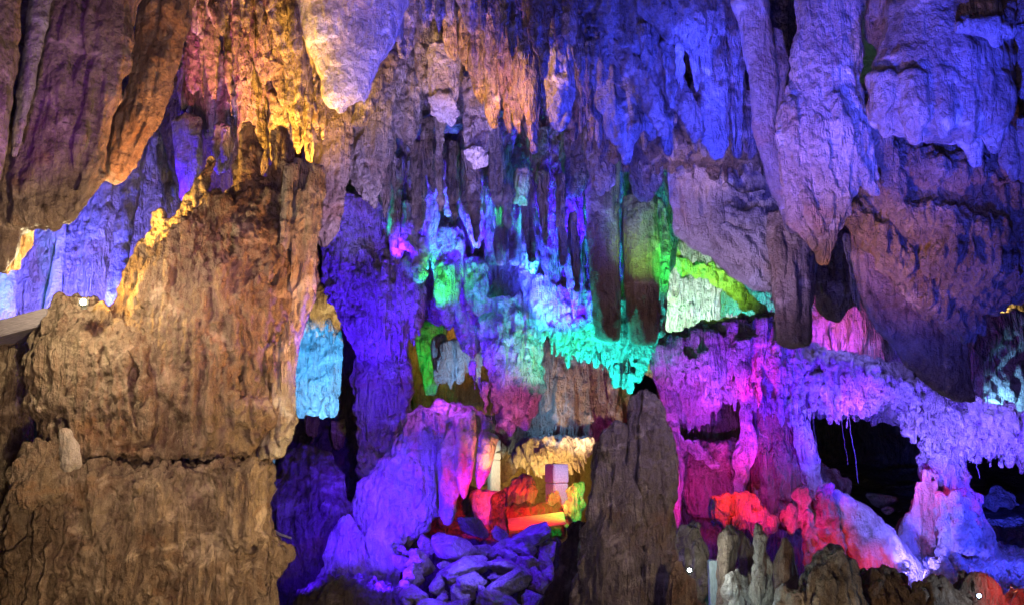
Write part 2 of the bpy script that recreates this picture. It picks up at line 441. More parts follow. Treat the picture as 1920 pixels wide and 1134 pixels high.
def add(name, label, cat, f, mat=('tan',), group=None, vox=3.4, lump=6, flute=3, fine=2, matk=None, parent=None, seed=None):
    me = to_mesh(name, f.V, f.T)
    o = bpy.data.objects.new(name, me); sc.collection.objects.link(o)
    if 'curtain' in name: vox = min(vox, 2.8); lump *= .5; fine = min(fine, 1.2)
    md = o.modifiers.new('r', 'REMESH'); md.mode = 'VOXEL'; md.voxel_size = vox*mpp(f.D); md.use_smooth_shade = True
    if label: thing(o, label, cat, group)
    if parent is not None: o.parent = parent
    PENDING.append((o, f.D, lump, flute, fine))
    kw = dict(matk or {})
    if kw.get('coral', 1) <= .25: PENDING[-1] = (o, f.D, lump*1.2, flute*.55, fine*.4); kw['amp'] = .7
    o['_m'] = 1; del o['_m']
    PENDING[-1] += (rock(mat[0] if isinstance(mat, tuple) else mat, f.D, **kw),)
    return o
def finish():
    dg = bpy.context.evaluated_depsgraph_get(); dg.update()
    tot = 0
    for o, D, lump, flute, fine, m in PENDING:
        ev = o.evaluated_get(dg); em = ev.to_mesh()
        nv = len(em.vertices); npoly = len(em.polygons)
        V = np.empty(nv*3, np.float32); em.vertices.foreach_get('co', V); V = V.reshape(-1, 3)
        Nn = np.empty(nv*3, np.float32); em.vertices.foreach_get('normal', Nn); Nn = Nn.reshape(-1, 3)
        Lv = np.empty(len(em.loops), np.int32); em.loops.foreach_get('vertex_index', Lv)
        ls = np.empty(npoly, np.int32); em.polygons.foreach_get('loop_start', ls)
        ev.to_mesh_clear()
        S = mpp(D); q = V/S
        # even out the voxel steps a little
        d = lump*fbm(q/np.array([55, 55, 75]), 3)
        a = fbm(q/np.array([26, 26, 190])+5.1, 2)
        d += flute*4.2*(np.abs(a)*1.6-.3)
        b = fbm(q/np.array([26, 26, 34])+3.3, 2); d += fine*3.0*(np.abs(b)*1.5-.3)
        d += fine*1.3*fbm(q/np.array([12, 12, 16])+9.7, 2)
        V = V+Nn*(d*S)[:, None]
        # origin: where the thing is rooted (top of what hangs, foot of what stands)
        c = (V.min(0)+V.max(0))/2; hang = c[2] > CZ+.06*D
        c[2] = V[:, 2].max() if hang else V[:, 2].min()
        V = V-c
        me = bpy.data.meshes.new(o.name)
        me.vertices.add(nv); me.vertices.foreach_set('co', V.astype(np.float32).ravel())
        me.loops.add(len(Lv)); me.loops.foreach_set('vertex_index', Lv)
        me.polygons.add(npoly); me.polygons.foreach_set('loop_start', ls)
        me.polygons.foreach_set('use_smooth', np.ones(npoly, bool))
        me.update(calc_edges=True)
        me.materials.append(m)
        old = o.data; o.modifiers.clear(); o.data = me; o.location = tuple(float(t) for t in c); bpy.data.meshes.remove(old)
        if o.parent: o.location = Vector(o.location)-o.parent.location
        tot += npoly
    print('FACES', tot, 'FORMS', len(PENDING))

# ------------------------------------------------------------------ the cave shell
def sheet(name, fn, nu, nv, mat, disp=.5, fr=.5):
    U, W = np.meshgrid(np.linspace(0, 1, nu), np.linspace(0, 1, nv)); p = fn(U.ravel(), W.ravel())
    n = fbm(p*fr, 5); n2 = fbm(p*fr*.9+31, 5); n3 = fbm(p*fr*1.1+77, 5)
    p = p+np.stack([n, n2, n3], 1)*disp
    i = np.arange(nv-1)[:, None]*nu+np.arange(nu-1)[None]; i = i.ravel()
    me = to_mesh(name, p, np.stack([i, i+1, i+nu+1, i+nu], 1)); me.materials.append(mat)
    o = bpy.data.objects.new(name, me); sc.collection.objects.link(o); thing(o, kind='structure'); return o
def ceilz(y): return np.interp(y, [-6, 2, 8, 15, 22, 30, 44], [5.4, 5.6, 8.6, 12.2, 11.2, 10.5, 10.0])
sheet('cave_floor', lambda u, v: np.stack([(u-.5)*80, v*50-6, np.interp(v*50-6, [0, 12, 18, 28, 44], [0, 0, .1, .9, 2.0])], 1), 400, 300, rock('grey', 16, 0.2, .5, 1.6), .5, .45)
sheet('cave_ceiling', lambda u, v: np.stack([(u-.5)*80, v*50-6, ceilz(v*50-6)], 1), 400, 300, rock('grey', 14, .3, .6, 1.6), .9, .4)
sheet('cave_wall_back', lambda u, v: np.stack([(u-.5)*80, 38+0*u, v*18-2], 1), 400, 120, rock('grey', 30, 1, .5, 1.3), 1.2, .3)
for nm, sg in (('cave_wall_left', -1), ('cave_wall_right', 1)):
    sheet(nm, lambda u, v: np.stack([sg*(np.interp(u*46-4, [-4, 0, 42], [4.6, 4.9, 27])), u*46-4, v*18-2], 1), 300, 120, rock('grey', 12, .8, .5, 1.3), .6, .5)

FL = dict(flute=1.3, coral=.35, crag=.9); CO = dict(flute=.9, coral=.75, crag=1.0); SM = dict(flute=.35, coral=.25, crag=.9); GR = dict(flute=.8, coral=.6, crag=1.3)
# ============ upper left foreground drapery
f = Form(6.2, .6)
f.rows([(-90,50,292),(0,72,266),(100,66,242),(200,38,217),(300,4,197),(360,-25,172),(400,-30,150),(425,-40,118)], ribs=9, rr=(18,34), over=-8, k=.45)
f.rows([(380,-60,60),(450,-60,38),(500,-60,8)], k=.6)
f.rows([(330,150,195),(385,118,158),(410,105,140)], k=.8)
add('hanging_drapery', 'huge brown smooth limestone drape filling the upper left corner of the cave', 'drapery', f, 'tan', matk=SM, lump=10, flute=4)
f = Form(6.9, .7)
f.rows([(-90,255,410),(0,264,372),(60,258,352),(110,245,338),(170,236,322),(225,212,305),(270,200,275),(310,190,255),(332,192,236)], ribs=7, rr=(10,22), over=0, k=.6)
add('hanging_drapery', 'narrower brown drape with orange lit right edge, beside the huge corner drape', 'drapery', f, 'tan', matk=SM, lump=7, flute=3)
f = Form(5.9, .7)
f.chain([(85,-60,22),(66,60,20),(52,150,17),(38,230,12),(28,290,6)])
add('stalactite', 'long thin purple stalactite crossing the upper left corner drape', 'stalactite', f, 'pale', matk=SM, lump=3, flute=1)
f = Form(5.6, .7)
f.rows([(-80,-120,40),(60,-120,34),(160,-120,22),(250,-120,14),(330,-120,4),(400,-120,-20)], k=.6)
add('hanging_drapery', 'dark purple drape edge cut off by the left border of the photo', 'drapery', f, 'tan', matk=SM, lump=5)
# ============ left niche with blue flowstone
f = Form(13, .35)
f.rows([(300,-140,380),(420,-140,380),(560,-140,380),(700,-140,380)], ribs=30, rr=(10,26), k=.25, lenf=(.5,1))
f.curtain([(120,330),(240,330)], [(120,500),(150,470),(200,520),(240,500)], w=(7,12), tiers=2, thick=20)
add('flowstone_wall', 'blue lit fluted flowstone wall at the back of the left niche', 'flowstone', f, 'white', matk=dict(flute=1, coral=.5, crag=1), lump=10, flute=4)
f = Form(11.6, .9)
f.chain([(262,250,20),(250,320,17),(238,400,16),(226,480,17),(218,560,20),(214,640,26)])
add('limestone_column', 'slender leaning blue column in the left niche beside the big pillar', 'column', f, 'white', matk=GR, lump=3, flute=1)
f = Form(12.2, .9)
f.chain([(120,380,8),(112,470,10),(100,560,14),(92,650,20)])
add('limestone_column', 'thin pale blue column standing left of the amber floodlight', 'column', f, 'white', matk=SM, lump=3, flute=1)
f = Form(11.9, .9)
f.chain([(22,380,12),(12,470,16),(2,560,26),(-4,650,34)])
add('limestone_column', 'bright blue column at the left border under the corner drape', 'column', f, 'white', matk=SM, lump=3, flute=1)
f = Form(7.4, .8); f.chain([(52,415,16),(40,450,19),(26,490,14),(12,510,8)])
add('stalactite', 'short orange stalactite tip under the huge corner drape', 'stalactite', f, 'gold', matk=GR, lump=3)
f = Form(12.3, .8)
f.curtain([(235,220),(330,220)], [(235,300),(270,330),(300,360),(330,400)], w=(6,12), tiers=3, thick=16)
add('flowstone_curtain', 'blue and white knobbly curtain above the leaning niche column', 'curtain', f, 'white', matk=CO, lump=5)
# ledge
f = Form(8.6, .9)
f.rows([(642,-150,56),(670,-150,50),(760,-150,60),(900,-150,50),(1150,-150,60)], k=.5, ribs=14, rr=(12,26))
add('rock_buttress', 'shadowy brown buttress at the left border below the lavender ledge', 'rock', f, 'tan', matk=FL)
# ============ left great pillar
f = Form(8.4, .7)
f.rows([(335,452,505),(370,425,545),(420,372,572),(470,330,586),(520,290,588),(570,262,572),(620,240,556),(660,232,536),(700,230,530),(760,232,548),(800,240,545),(835,200,522),(850,150,510)], k=.62, ribs=46, rr=(7,20), over=4, lenf=(.08,.4))
def shelf(f, y, xa, xb, r=10, n=9, dl=(14,40)):
    f.fold([(xa, y+random.uniform(-6, 6), r), ((xa+xb)/2, y-8, r*1.2), (xb, y+random.uniform(-6, 6), r)], .5)
    for i in range(n):
        x = random.uniform(xa, xb); f.fold([(x, y, random.uniform(4, 7)), (x+random.uniform(-3, 3), y+random.uniform(*dl), 2.5)], .75)
for y, xa, xb in ((470,380,520),(505,330,430),(545,350,470),(560,440,560),(600,300,400),(610,400,520),(655,330,470),(690,420,530),(700,260,340),(745,330,440),(760,430,520),(800,270,400)):
    shelf(f, y, xa, xb, random.uniform(8, 13), 14)
for i in range(26):
    x, y = random.uniform(270, 560), random.uniform(380, 820); f.fold([(x, y, random.uniform(10, 22)), (x+random.uniform(-14, 14), y+random.uniform(10, 50), random.uniform(8, 18))], .45)
f.chain([(470,240,16),(468,300,22),(455,380,40)]); f.chain([(525,250,20),(530,340,26),(540,430,34)])
f.rows([(560,112,180),(590,84,240),(640,58,300),(700,50,320),(760,54,330),(820,80,330),(846,90,330)], k=.6, ribs=18, rr=(9,20), over=0, lenf=(.2,.8), dD=-.2)
f.chain([(400,300,13),(372,350,14),(348,400,16),(300,440,18),(262,490,22),(242,540,26),(225,590,26)], dD=-.1)
f.chain([(415,380,30),(370,440,36),(320,500,44),(290,570,46)], dD=-.3)
for i in range(60):   # shelf-like overhangs with small drips on the flank
    x = random.uniform(285, 520); y = random.uniform(400, 700); r = random.uniform(4, 8)
    hw = 150; u = (x-405)/170; d = -.62*math.sqrt(max(.05, 1-u*u))*150*mpp(8.4)
    f.chain([(x, y, r, d), (x+random.uniform(-2, 2), y+random.uniform(14, 30), r*.5, d)])
PILLAR = add('limestone_column', 'massive brown limestone pillar with amber lit left shoulder, upper part above the dark crack', 'column', f, 'tan', matk=dict(flute=.7, coral=.9, crag=1.3), vox=3.4, lump=13, flute=4, fine=3)
f = Form(8.35, .7)
f.rows([(868,140,490),(878,60,500),(890,40,498),(940,22,497),(985,10,500),(1010,0,515),(1035,-5,522),(1070,-5,512),(1140,-20,500),(1250,-30,520)], k=.55, ribs=44, rr=(9,24), over=0, lenf=(.15,.5))
for i in range(50):
    x, y = random.uniform(20, 490), random.uniform(880, 1120); f.fold([(x, y, random.uniform(12, 30)), (x+random.uniform(-16, 16), y+random.uniform(10, 90), random.uniform(8, 22))], .4)
for y, xa, xb in ((1000,380,500),(985,200,330),(1030,60,200),(1060,330,480)): shelf(f, y, xa, xb, 13, 14, (20, 80))
f.rows([(830,52,110),(870,35,140),(930,20,160)], k=.9, dD=-.5)
f.rows([(875,395,498),(960,398,492),(1010,400,500)], k=.7, dD=-.55, ribs=8, rr=(8,16))
add('limestone_column', 'wide brown base block under the dark horizontal crack of the left pillar', 'column', f, 'tan', matk=dict(flute=.8, coral=.7, crag=1.3), vox=3.4, lump=17, flute=5, fine=3)
f = Form(7.5, .8); f.chain([(133,870,20),(130,840,18),(124,812,13)])
add('stalagmite', 'small pale rounded stump on the ledge of the left pillar at the crack', 'stalagmite', f, 'pale', matk=SM, lump=2)
f = Form(8.2, .9)
f.curtain([(535,300),(592,320)], [(520,640),(545,600),(575,560),(592,500)], w=(6,12), tiers=3, thick=14, lean=-.1)
f.rows([(480,560,590),(560,525,592),(640,520,562),(720,505,552),(790,500,558),(850,485,535)], k=.8, ribs=26, rr=(5,10), lenf=(.06,.25))
add('flowstone_curtain', 'purple lit ragged flowstone skin on the right flank of the great pillar', 'curtain', f, 'pale', matk=CO, lump=6, fine=4)
# ============ ceiling left centre: pink and orange cluster
STL = []
def S(name_label, D, x, y0, y1, r, mat='tan', dx=0, blunt=.35, matk=FL, side=7, group=None, k=.8):
    f = Form(D, k); stal(f, x-dx, y0, y1, r, dx=dx, blunt=blunt, side=side)
    return add('stalactite', name_label, 'stalactite', f, mat, matk=matk, lump=4, flute=3, group=group)
S('pale pink stalactite with rounded tip at the top edge, right of the narrower brown drape', 9.6, 404, -90, 54, 22, 'pale', 6)
S('pale pink stalactite at the top edge, second from the brown drape', 9.5, 450, -90, 48, 24, 'pale', 4)
S('short pink pointed stalactite against the edge of the narrower brown drape', 9.8, 378, -60, 84, 20, 'pale', 20, .2)
S('mauve finger stalactite nearest the brown drape in the pink cluster', 10.0, 364, 20, 178, 15, 'tan', 6, .5)
S('mauve finger stalactite with shiny round tip, second in the pink cluster', 9.9, 400, 20, 190, 17, 'tan', 4, .6)
S('slim mauve stalactite behind the two finger stalactites', 10.3, 432, -20, 160, 16, 'tan', 2)
S('brown pink stalactite in the middle of the amber cluster', 10.0, 462, -20, 218, 25, 'tan', 6)
S('broad rose brown stalactite left of the amber lit ones', 9.8, 496, -60, 160, 30, 'tan', 2)
S('amber stalactite with rough skin, left one of the brightest group', 9.7, 528, -40, 200, 24, 'tan', 10)
S('brightest long amber stalactite beside the smooth mauve lobe', 9.5, 562, -40, 290, 24, 'tan', 14, .3)
S('amber stalactite touching the smooth mauve lobe', 9.7, 592, 10, 215, 22, 'tan', 20, .3)
S('thin amber drip hanging lowest under the amber cluster', 9.4, 580, 180, 335, 9, 'tan', 4, .5)
S('tiny amber drip right of the thin lowest amber drip', 9.6, 606, 150, 262, 9, 'tan', 6, .4)
S('brown stalactite with glowing rim at the top edge above the amber cluster', 9.2, 528, -90, 100, 26, 'tan', 10)
S('slender glowing stalactite at the top edge left of the smooth mauve lobe', 9.0, 554, -90, 78, 16, 'tan', 6)
S('orange column shaped stalactite reaching down to the great pillar', 10.1, 474, 100, 350, 30, 'tan', -2, .8)
S('short orange rounded stalactite with violet tip right of the pillar column', 10.0, 530, 180, 322, 26, 'tan', 4, .7)
S('grey violet long stalactite ending beside the amber shoulder of the pillar', 10.6, 352, 230, 392, 26, 'pale', -2, .4, SM)
S('rose stalactite next to the dark hole above the pillar', 10.4, 412, 240, 330, 20, 'pale', -6, .4)
f = Form(10.9, .8)
f.curtain([(335,100),(450,100)], [(335,250),(370,262),(400,275),(450,262)], w=(6,12), tiers=3, thick=14)
add('flowstone_curtain', 'violet knobbly curtain behind the pink finger stalactites', 'curtain', f, 'pale', matk=CO)
f = Form(11.6, .5)
f.rows([(-80,320,720),(100,320,700),(250,300,700),(350,330,640),(420,440,620)], k=.3, ribs=20, rr=(12,26))
add('rock_mass', 'dim rose rock mass behind the amber stalactite cluster', 'rock', f, 'tan', matk=FL, lump=10)
# smooth mauve lobe
f = Form(9.0, .5)
f.rows([(-90,528,830),(0,548,770),(50,556,755),(85,570,745),(115,583,718),(150,598,704),(185,602,694),(198,612,660)], k=.45, over=0)
f.chain([(640,150,24),(645,190,18),(640,208,10)])
f.chain([(678,140,14),(682,175,10),(683,196,5)])
add('stalactite', 'big smooth mauve stalactite lobe with a bright amber broken tip', 'stalactite', f, 'pale', matk=SM, lump=6, flute=1)
# middle grey
f = Form(11.2, .6)
f.rows([(90,720,800),(170,715,795),(220,718,790),(250,735,785),(266,755,778)], ribs=6, rr=(7,14))
add('stalactite', 'grey bulbous stalactite with ragged bottom just above the violet recess', 'stalactite', f, 'grey', matk=GR)
f = Form(11.0, .6)
f.rows([(120,690,765),(200,650,745),(290,645,735),(340,655,722),(372,680,715),(384,690,708)], ribs=12, rr=(7,16))
add('stalactite', 'wide grey mauve stalactite with green tinted right edge left of the violet recess', 'stalactite', f, 'grey', matk=GR)
f = Form(10.7, .6)
f.rows([(160,590,665),(240,585,662),(330,572,655),(400,580,642),(440,592,630),(458,598,618)], ribs=12, rr=(7,15))
add('stalactite', 'wide dim mauve stalactite touching the great pillar top on its right', 'stalactite', f, 'tan', matk=GR)
f = Form(10.4, .6)
f.rows([(110,690,745),(150,680,735),(190,668,712),(230,655,690)], ribs=4)
add('stalactite', 'dark brown arched stalactite under the right rim of the mauve lobe', 'stalactite', f, 'dark', matk=GR)
# ceiling centre small ones
S('blue stalactite pointing down at the top edge right of the mauve lobe', 9.6, 765, -90, 122, 22, 'grey', 16, .2)
S('small blue stalactite left of the pointed blue one', 9.4, 735, -90, 45, 22, 'grey', 12, .3)
S('blue stalactite with orange rim at top centre', 9.5, 806, -90, 58, 22, 'grey', 10, .2)
S('violet stalactite with orange tip at top centre', 9.5, 840, -90, 50, 18, 'grey', 10, .3)
S('broad violet stalactite at the top edge over the orange crystals', 9.3, 885, -90, 68, 26, 'grey', 4, .3)
S('grey rounded stalactite below the blue top stalactites', 10.8, 800, 20, 125, 24, 'grey', 2, .4)
S('grey stalactite with pale lower edge above the glowing white stump', 10.9, 815, 60, 182, 34, 'grey', 4, .6, GR)
S('grey stalactite right of the pale edged one in the upper middle', 11.0, 860, 60, 168, 30, 'grey', 4, .5, GR)
S('bright orange crystal stalactite left one of the glowing pair', 10.0, 850, 20, 118, 15, 'gold', 6, .2)
S('orange glowing stalactite right one of the glowing pair', 9.9, 874, 20, 135, 13, 'gold', 4, .3)
S('orange rimmed stalactite hanging right of the glowing pair', 9.7, 902, 20, 198, 20, 'tan', 8, .4)
# ceiling row
S('violet stalactite with pink rim left of the orange veined row', 9.5, 930, -90, 240, 22, 'tan', 16, .3)
S('slim orange veined stalactite of the central row', 9.4, 955, -90, 250, 20, 'tan', 20, .3)
S('long narrow orange edged stalactite with lowest tip of the central row', 9.2, 1000, -60, 284, 22, 'tan', 30, .3)
S('orange veined violet stalactite just left of the big blunt blue one', 9.3, 975, -90, 255, 24, 'tan', 24, .3)
f = Form(8.9, .6)
f.rows([(-60,985,1060),(40,1005,1065),(100,1012,1078),(160,1018,1084),(205,1025,1078),(235,1034,1066)], ribs=6, rr=(9,16), over=0)
add('stalactite', 'big blunt blue stalactite with rounded bottom and orange left rim in the ceiling row', 'stalactite', f, 'grey', matk=GR)
S('violet stalactite at the top edge above the big blunt blue one', 8.5, 1010, -110, 110, 30, 'tan', 10, .2)
S('small pointed orange rimmed stalactite right above the big blunt blue one', 8.3, 1078, -60, 110, 18, 'tan', 16, .2)
S('blue stalactite right of the big blunt blue one', 9.3, 1095, -20, 205, 24, 'grey', 8, .3)
S('narrow blue stalactite with orange spot and long tip', 9.4, 1108, 60, 272, 15, 'grey', 8, .4)
S('blue grey stalactite with twin folds left of the wide pointed blue one', 9.2, 1136, 10, 262, 28, 'grey', 10, .3)
f = Form(8.9, .6)
f.rows([(60,1085,1160),(130,1110,1190),(200,1122,1212),(240,1138,1208),(270,1152,1192),(296,1166,1182)], ribs=10, rr=(9,18), over=0)
add('stalactite', 'wide pointed dark blue stalactite in the middle of the ceiling row', 'stalactite', f, 'grey', matk=GR)
S('blue stalactite with blunt tip right of the wide pointed one', 9.0, 1222, 60, 262, 30, 'grey', 10, .4)
S('short dark blue stalactite over the tall grey drape', 9.1, 1250, 110, 292, 20, 'grey', 8, .4)
f = Form(8.6, .7)
f.rows([(90,1290,1362),(180,1305,1372),(240,1312,1372),(275,1325,1366),(292,1338,1356)], ribs=8, rr=(9,16), over=0)
add('stalactite', 'blunt dark blue stalactite hanging under the ceiling lobes left of the trunk shaped one', 'stalactite', f, 'grey', matk=GR)
S('narrow dark blue stalactite between the blunt one and the trunk shaped one', 8.7, 1382, 90, 294, 20, 'grey', 8, .5)
S('dark blue stalactite behind the bend of the trunk shaped one', 8.9, 1408, 180, 300, 22, 'grey', 4, .4)
f = Form(8.2, .6)
f.rows([(-80,1160,1390),(0,1180,1380),(50,1225,1372),(85,1270,1345),(105,1295,1330)], ribs=12, rr=(14,26), over=0, k=.5)
add('ceiling_lobe', 'violet blue rounded ceiling lobe at the top edge right of centre', 'lobe', f, 'grey', matk=GR, lump=8)
f = Form(8.4, .6)
f.rows([(-80,1020,1240),(0,1075,1235),(40,1095,1230),(70,1150,1236),(95,1180,1230)], ribs=10, rr=(12,24), over=0, k=.5)
add('ceiling_lobe', 'blue grey ceiling lobe at the top edge right of the central stalactite row', 'lobe', f, 'grey', matk=GR, lump=8)
f = Form(8.5, .8)
f.chain([(1130,85,24),(1170,110,24),(1205,150,22),(1225,200,20),(1245,240,14)])
f.chain([(1225,100,26),(1262,150,24),(1285,200,22),(1300,250,14)])
add('drapery_ridge', 'pair of mauve folded rims slanting down below the ceiling lobes', 'drapery', f, 'tan', matk=GR)
S('small blue stalactite between the ceiling lobe and the trunk shaped stalactite', 8.4, 1382, -40, 130, 20, 'grey', 6, .4)
f = Form(10.4, .5)
f.rows([(-80,880,1560),(80,900,1560),(180,1040,1540),(260,1120,1500),(300,1180,1480)], k=.3, ribs=24, rr=(14,28), over=30)
f.curtain([(880,60),(1560,60)], [(880,120),(1040,230),(1120,310),(1240,330),(1330,330),(1480,345),(1560,330)], w=(14,30), n=34, tiers=2, thick=16, jit=34)
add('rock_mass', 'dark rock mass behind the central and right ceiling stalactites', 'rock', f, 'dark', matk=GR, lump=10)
f = Form(12.4, .5)
f.rows([(-80,620,1000),(60,640,960),(160,700,930),(240,760,940)], k=.3, ribs=16, rr=(14,26), over=30)
f.curtain([(640,60),(940,60)], [(640,200),(760,255),(850,230),(940,260)], w=(12,24), n=20, tiers=2, thick=14, jit=30)
add('rock_mass', 'grey rock mass above the violet recess', 'rock', f, 'grey', matk=GR, lump=10)
def sprinkle(label, group, n, line, D, rr, ll, mat='grey'):
    for i in range(n):
        t = (i+random.random())/n; xs, ys = zip(*line); x = xs[0]+t*(xs[-1]-xs[0]); y = float(np.interp(x, xs, ys))+random.uniform(-50, 14)
        r = random.uniform(*rr); S(label, D+random.uniform(-.4, .4), x, y-random.uniform(*ll), y, r, mat, random.uniform(2, 12), random.uniform(.15, .4), side=3, group=group)
sprinkle('thin sharp violet stalactite in the dense row along the lower edge of the central ceiling', 'thin stalactites of the central ceiling', 30, [(930,235),(1000,265),(1080,255),(1170,290),(1260,295),(1400,305)], 9.9, (8, 16), (110, 180))
sprinkle('thin sharp stalactite tip hanging along the top edge above the central row', 'stalactite tips along the top edge', 16, [(700,70),(800,80),(900,100),(1000,110),(1080,110)], 9.0, (9, 16), (120, 160))
sprinkle('slim brown and amber stalactite in the cluster above the great pillar', 'slim stalactites of the amber cluster', 18, [(345,200),(420,210),(480,210),(540,250),(610,270)], 10.2, (7, 13), (110, 180), 'tan')
sprinkle('long dark stalactite hanging in front of the glowing middle recess', 'dark stalactites before the middle recess', 16, [(690,380),(760,440),(830,400),(900,470),(960,420),(1030,520),(1090,560)], 11.9, (9, 17), (130, 240), 'grey')
sprinkle('thin violet and teal stalactite deep inside the middle recess', 'thin stalactites of the middle recess', 34, [(720,400),(800,430),(900,470),(1000,500),(1090,560)], 14.0, (8, 16), (90, 190), 'pale')
sprinkle('small pointed violet stalactite on the upper slope of the central ceiling', 'small stalactites on the central ceiling slope', 26, [(930,120),(1060,150),(1180,190),(1280,190),(1380,210)], 8.5, (7, 14), (70, 130))
sprinkle('short sharp stalactite among the pink and amber group under the top edge', 'short stalactites of the pink and amber group', 20, [(380,60),(450,100),(540,120),(610,150)], 9.3, (6, 12), (60, 110), 'tan')
# trunk shaped and big right ones
f = Form(7.8, .8)
f.chain([(1398,-90,40),(1408,10,36),(1424,90,30),(1434,170,27),(1432,235,26),(1446,290,25),(1468,350,24),(1490,420,20)])
add('stalactite', 'long smooth blue stalactite bent like a trunk left of the giant pale one', 'stalactite', f, 'pale', matk=SM, lump=4, flute=1)
f = Form(7.9, .8); f.chain([(1452,60,16),(1458,120,18),(1462,190,12)])
add('stalactite', 'short blue stalactite squeezed between the trunk shaped and the giant pale one', 'stalactite', f, 'grey', matk=SM)
f = Form(7.0, .6)
f.rows([(-90,1488,1625),(0,1492,1618),(60,1486,1616),(130,1482,1614),(180,1466,1614),(230,1452,1622),(280,1456,1632),(330,1468,1622),(380,1478,1600),(420,1492,1584),(455,1512,1568),(480,1532,1556)], k=.5, over=0)
for a in ([(1480,200,16),(1490,270,16),(1500,340,14),(1520,400,10),(1545,440,8)], [(1560,180,20),(1580,250,18),(1600,300,16),(1640,360,14)], [(1530,220,12),(1545,300,12),(1570,370,12),(1590,395,12)], [(1466,250,14),(1478,340,14),(1495,410,12),(1525,462,10)], [(1515,190,10),(1522,260,10),(1540,330,9),(1575,390,8)]):
    f.fold(a, .7)
f.chain([(1610,190,16),(1622,270,14),(1640,330,10)]); 
add('stalactite', 'giant pale lavender stalactite with draped folds and a sharp tip, upper right', 'stalactite', f, 'pale', matk=dict(flute=.7, coral=.3, crag=.9), lump=8, flute=3)
f = Form(6.6, .6)
f.rows([(0,1660,1880),(60,1650,1896),(120,1636,1902),(180,1624,1906),(225,1626,1900),(252,1690,1885)], k=.55, over=0)
for a in ((1655,150,258,30), (1712,150,272,32), (1765,140,262,26), (1812,140,268,24), (1860,150,290,34)):
    f.fold([(a[0], a[1], a[3]), (a[0]+4, (a[1]+a[2])/2, a[3]), (a[0]+6, a[2]-a[3]*.4, a[3]*.45)], .3)
add('stalactite', 'broad bulging blue lobe with several rounded tips on the far right', 'stalactite', f, 'grey', matk=SM, lump=8, flute=2)
f = Form(6.7, .7); f.chain([(1800,230,26),(1825,275,22),(1832,305,12)])
add('stalactite', 'small violet blue tip under the broad bulging blue lobe', 'stalactite', f, 'grey', matk=SM)
f = Form(6.9, .6)
f.rows([(-90,1600,2020),(0,1612,2010),(60,1622,2000),(120,1650,1990),(160,1690,1980)], k=.5, ribs=8, rr=(24,40), over=0)
add('ceiling_lobe', 'dark rose brown ceiling mass in the upper right corner', 'lobe', f, 'tan', matk=GR, lump=12)
f = Form(6.2, .7); f.chain([(1800,48,14),(1850,52,24),(1890,58,18)]); f.chain([(1860,40,22),(1868,78,12)])
add('ceiling_lobe', 'small bright blue knob under the upper right corner mass', 'lobe', f, 'grey', matk=SM)
f = Form(6.6, .8)
f.chain([(1915,60,26),(1918,130,30),(1925,165,20)])
add('stalactite', 'violet stalactite cut by the right border beside the broad blue lobe', 'stalactite', f, 'grey', matk=SM)
f = Form(6.8, .8); f.chain([(1888,240,14),(1893,300,18),(1900,332,10)]); f.chain([(1930,230,24),(1935,330,24)])
add('stalactite', 'small blue stalactite near the right border below the broad blue lobe', 'stalactite', f, 'grey', matk=SM)
f = Form(7.6, .6)
f.rows([(180,1590,2040),(270,1580,2040),(340,1582,2040),(400,1584,2040),(440,1600,2040),(480,1640,2030),(520,1700,2000),(560,1735,1920),(590,1790,1850),(625,1795,1845)], k=.42, ribs=0, over=0)
for a in ([(1600,400,22),(1650,450,26),(1700,510,28),(1745,560,28),(1790,600,24)], [(1640,270,40),(1720,320,44),(1800,330,40)], [(1640,340,30),(1700,400,34),(1780,430,40),(1860,440,40)],
          [(1760,470,50),(1830,490,50),(1900,500,40)], [(1880,360,44),(1900,440,44),(1930,520,40)]):
    f.fold(a, .7)
f.chain([(1640,250,30,-.5),(1668,310,26,-.5),(1688,368,12,-.45)])
add('rock_mass', 'huge dark blue and brown overhanging rock shelf on the right below the blue lobe', 'rock', f, 'grey', matk=dict(flute=.5, coral=.5, crag=1.5), lump=14, flute=5)
f = Form(8.3, .6)
f.rows([(400,1590,1740),(480,1596,1800),(540,1604,1815),(590,1625,1818),(640,1665,1816),(690,1700,1818),(730,1745,1822),(748,1785,1826)], k=.35, ribs=5, rr=(16,30), over=0)
add('hanging_drapery', 'broad dark brown drape with slanting edge over the violet curtain on the right', 'drapery', f, 'tan', matk=SM, lump=7, flute=2)
f = Form(9.5, .5); f.chain([(1592,440,10),(1600,500,12),(1606,560,9),(1610,580,5)])
add('stalactite', 'thin green lit stalactite at the left edge of the broad brown drape', 'stalactite', f, 'pale', matk=CO)
# mid right grey drape
f = Form(10.8, .5)
f.rows([(240,1238,1500),(320,1246,1510),(400,1256,1520),(440,1262,1530),(465,1300,1530),(490,1345,1530),(520,1372,1530),(545,1410,1528)], k=.3, ribs=8, rr=(18,34), over=0)
for y in (360, 395, 430): f.chain([(1360,y-8,9,-.5),(1390,y+8,10,-.52),(1430,y,9,-.5)])
add('hanging_drapery', 'large dim mauve drape in the middle right with concentric folds', 'drapery', f, 'pale', matk=SM, lump=9, flute=2)
f = Form(10.3, .7)
f.rows([(400,1440,1530),(500,1448,1526),(600,1452,1524),(642,1458,1520)], k=.7, ribs=4, rr=(12,20), over=0)
add('stalactite', 'square ended dark brown stalactite hanging over the magenta curtain', 'stalactite', f, 'tan', matk=SM, lump=4)
f = Form(10.9, .7)
f.rows([(400,1520,1600),(500,1522,1606),(560,1525,1600),(585,1540,1590)], k=.6, ribs=6, rr=(10,18), over=0)
add('stalactite', 'dark brown hollowed stalactite behind the sharp tip of the giant pale one', 'stalactite', f, 'tan', matk=GR)
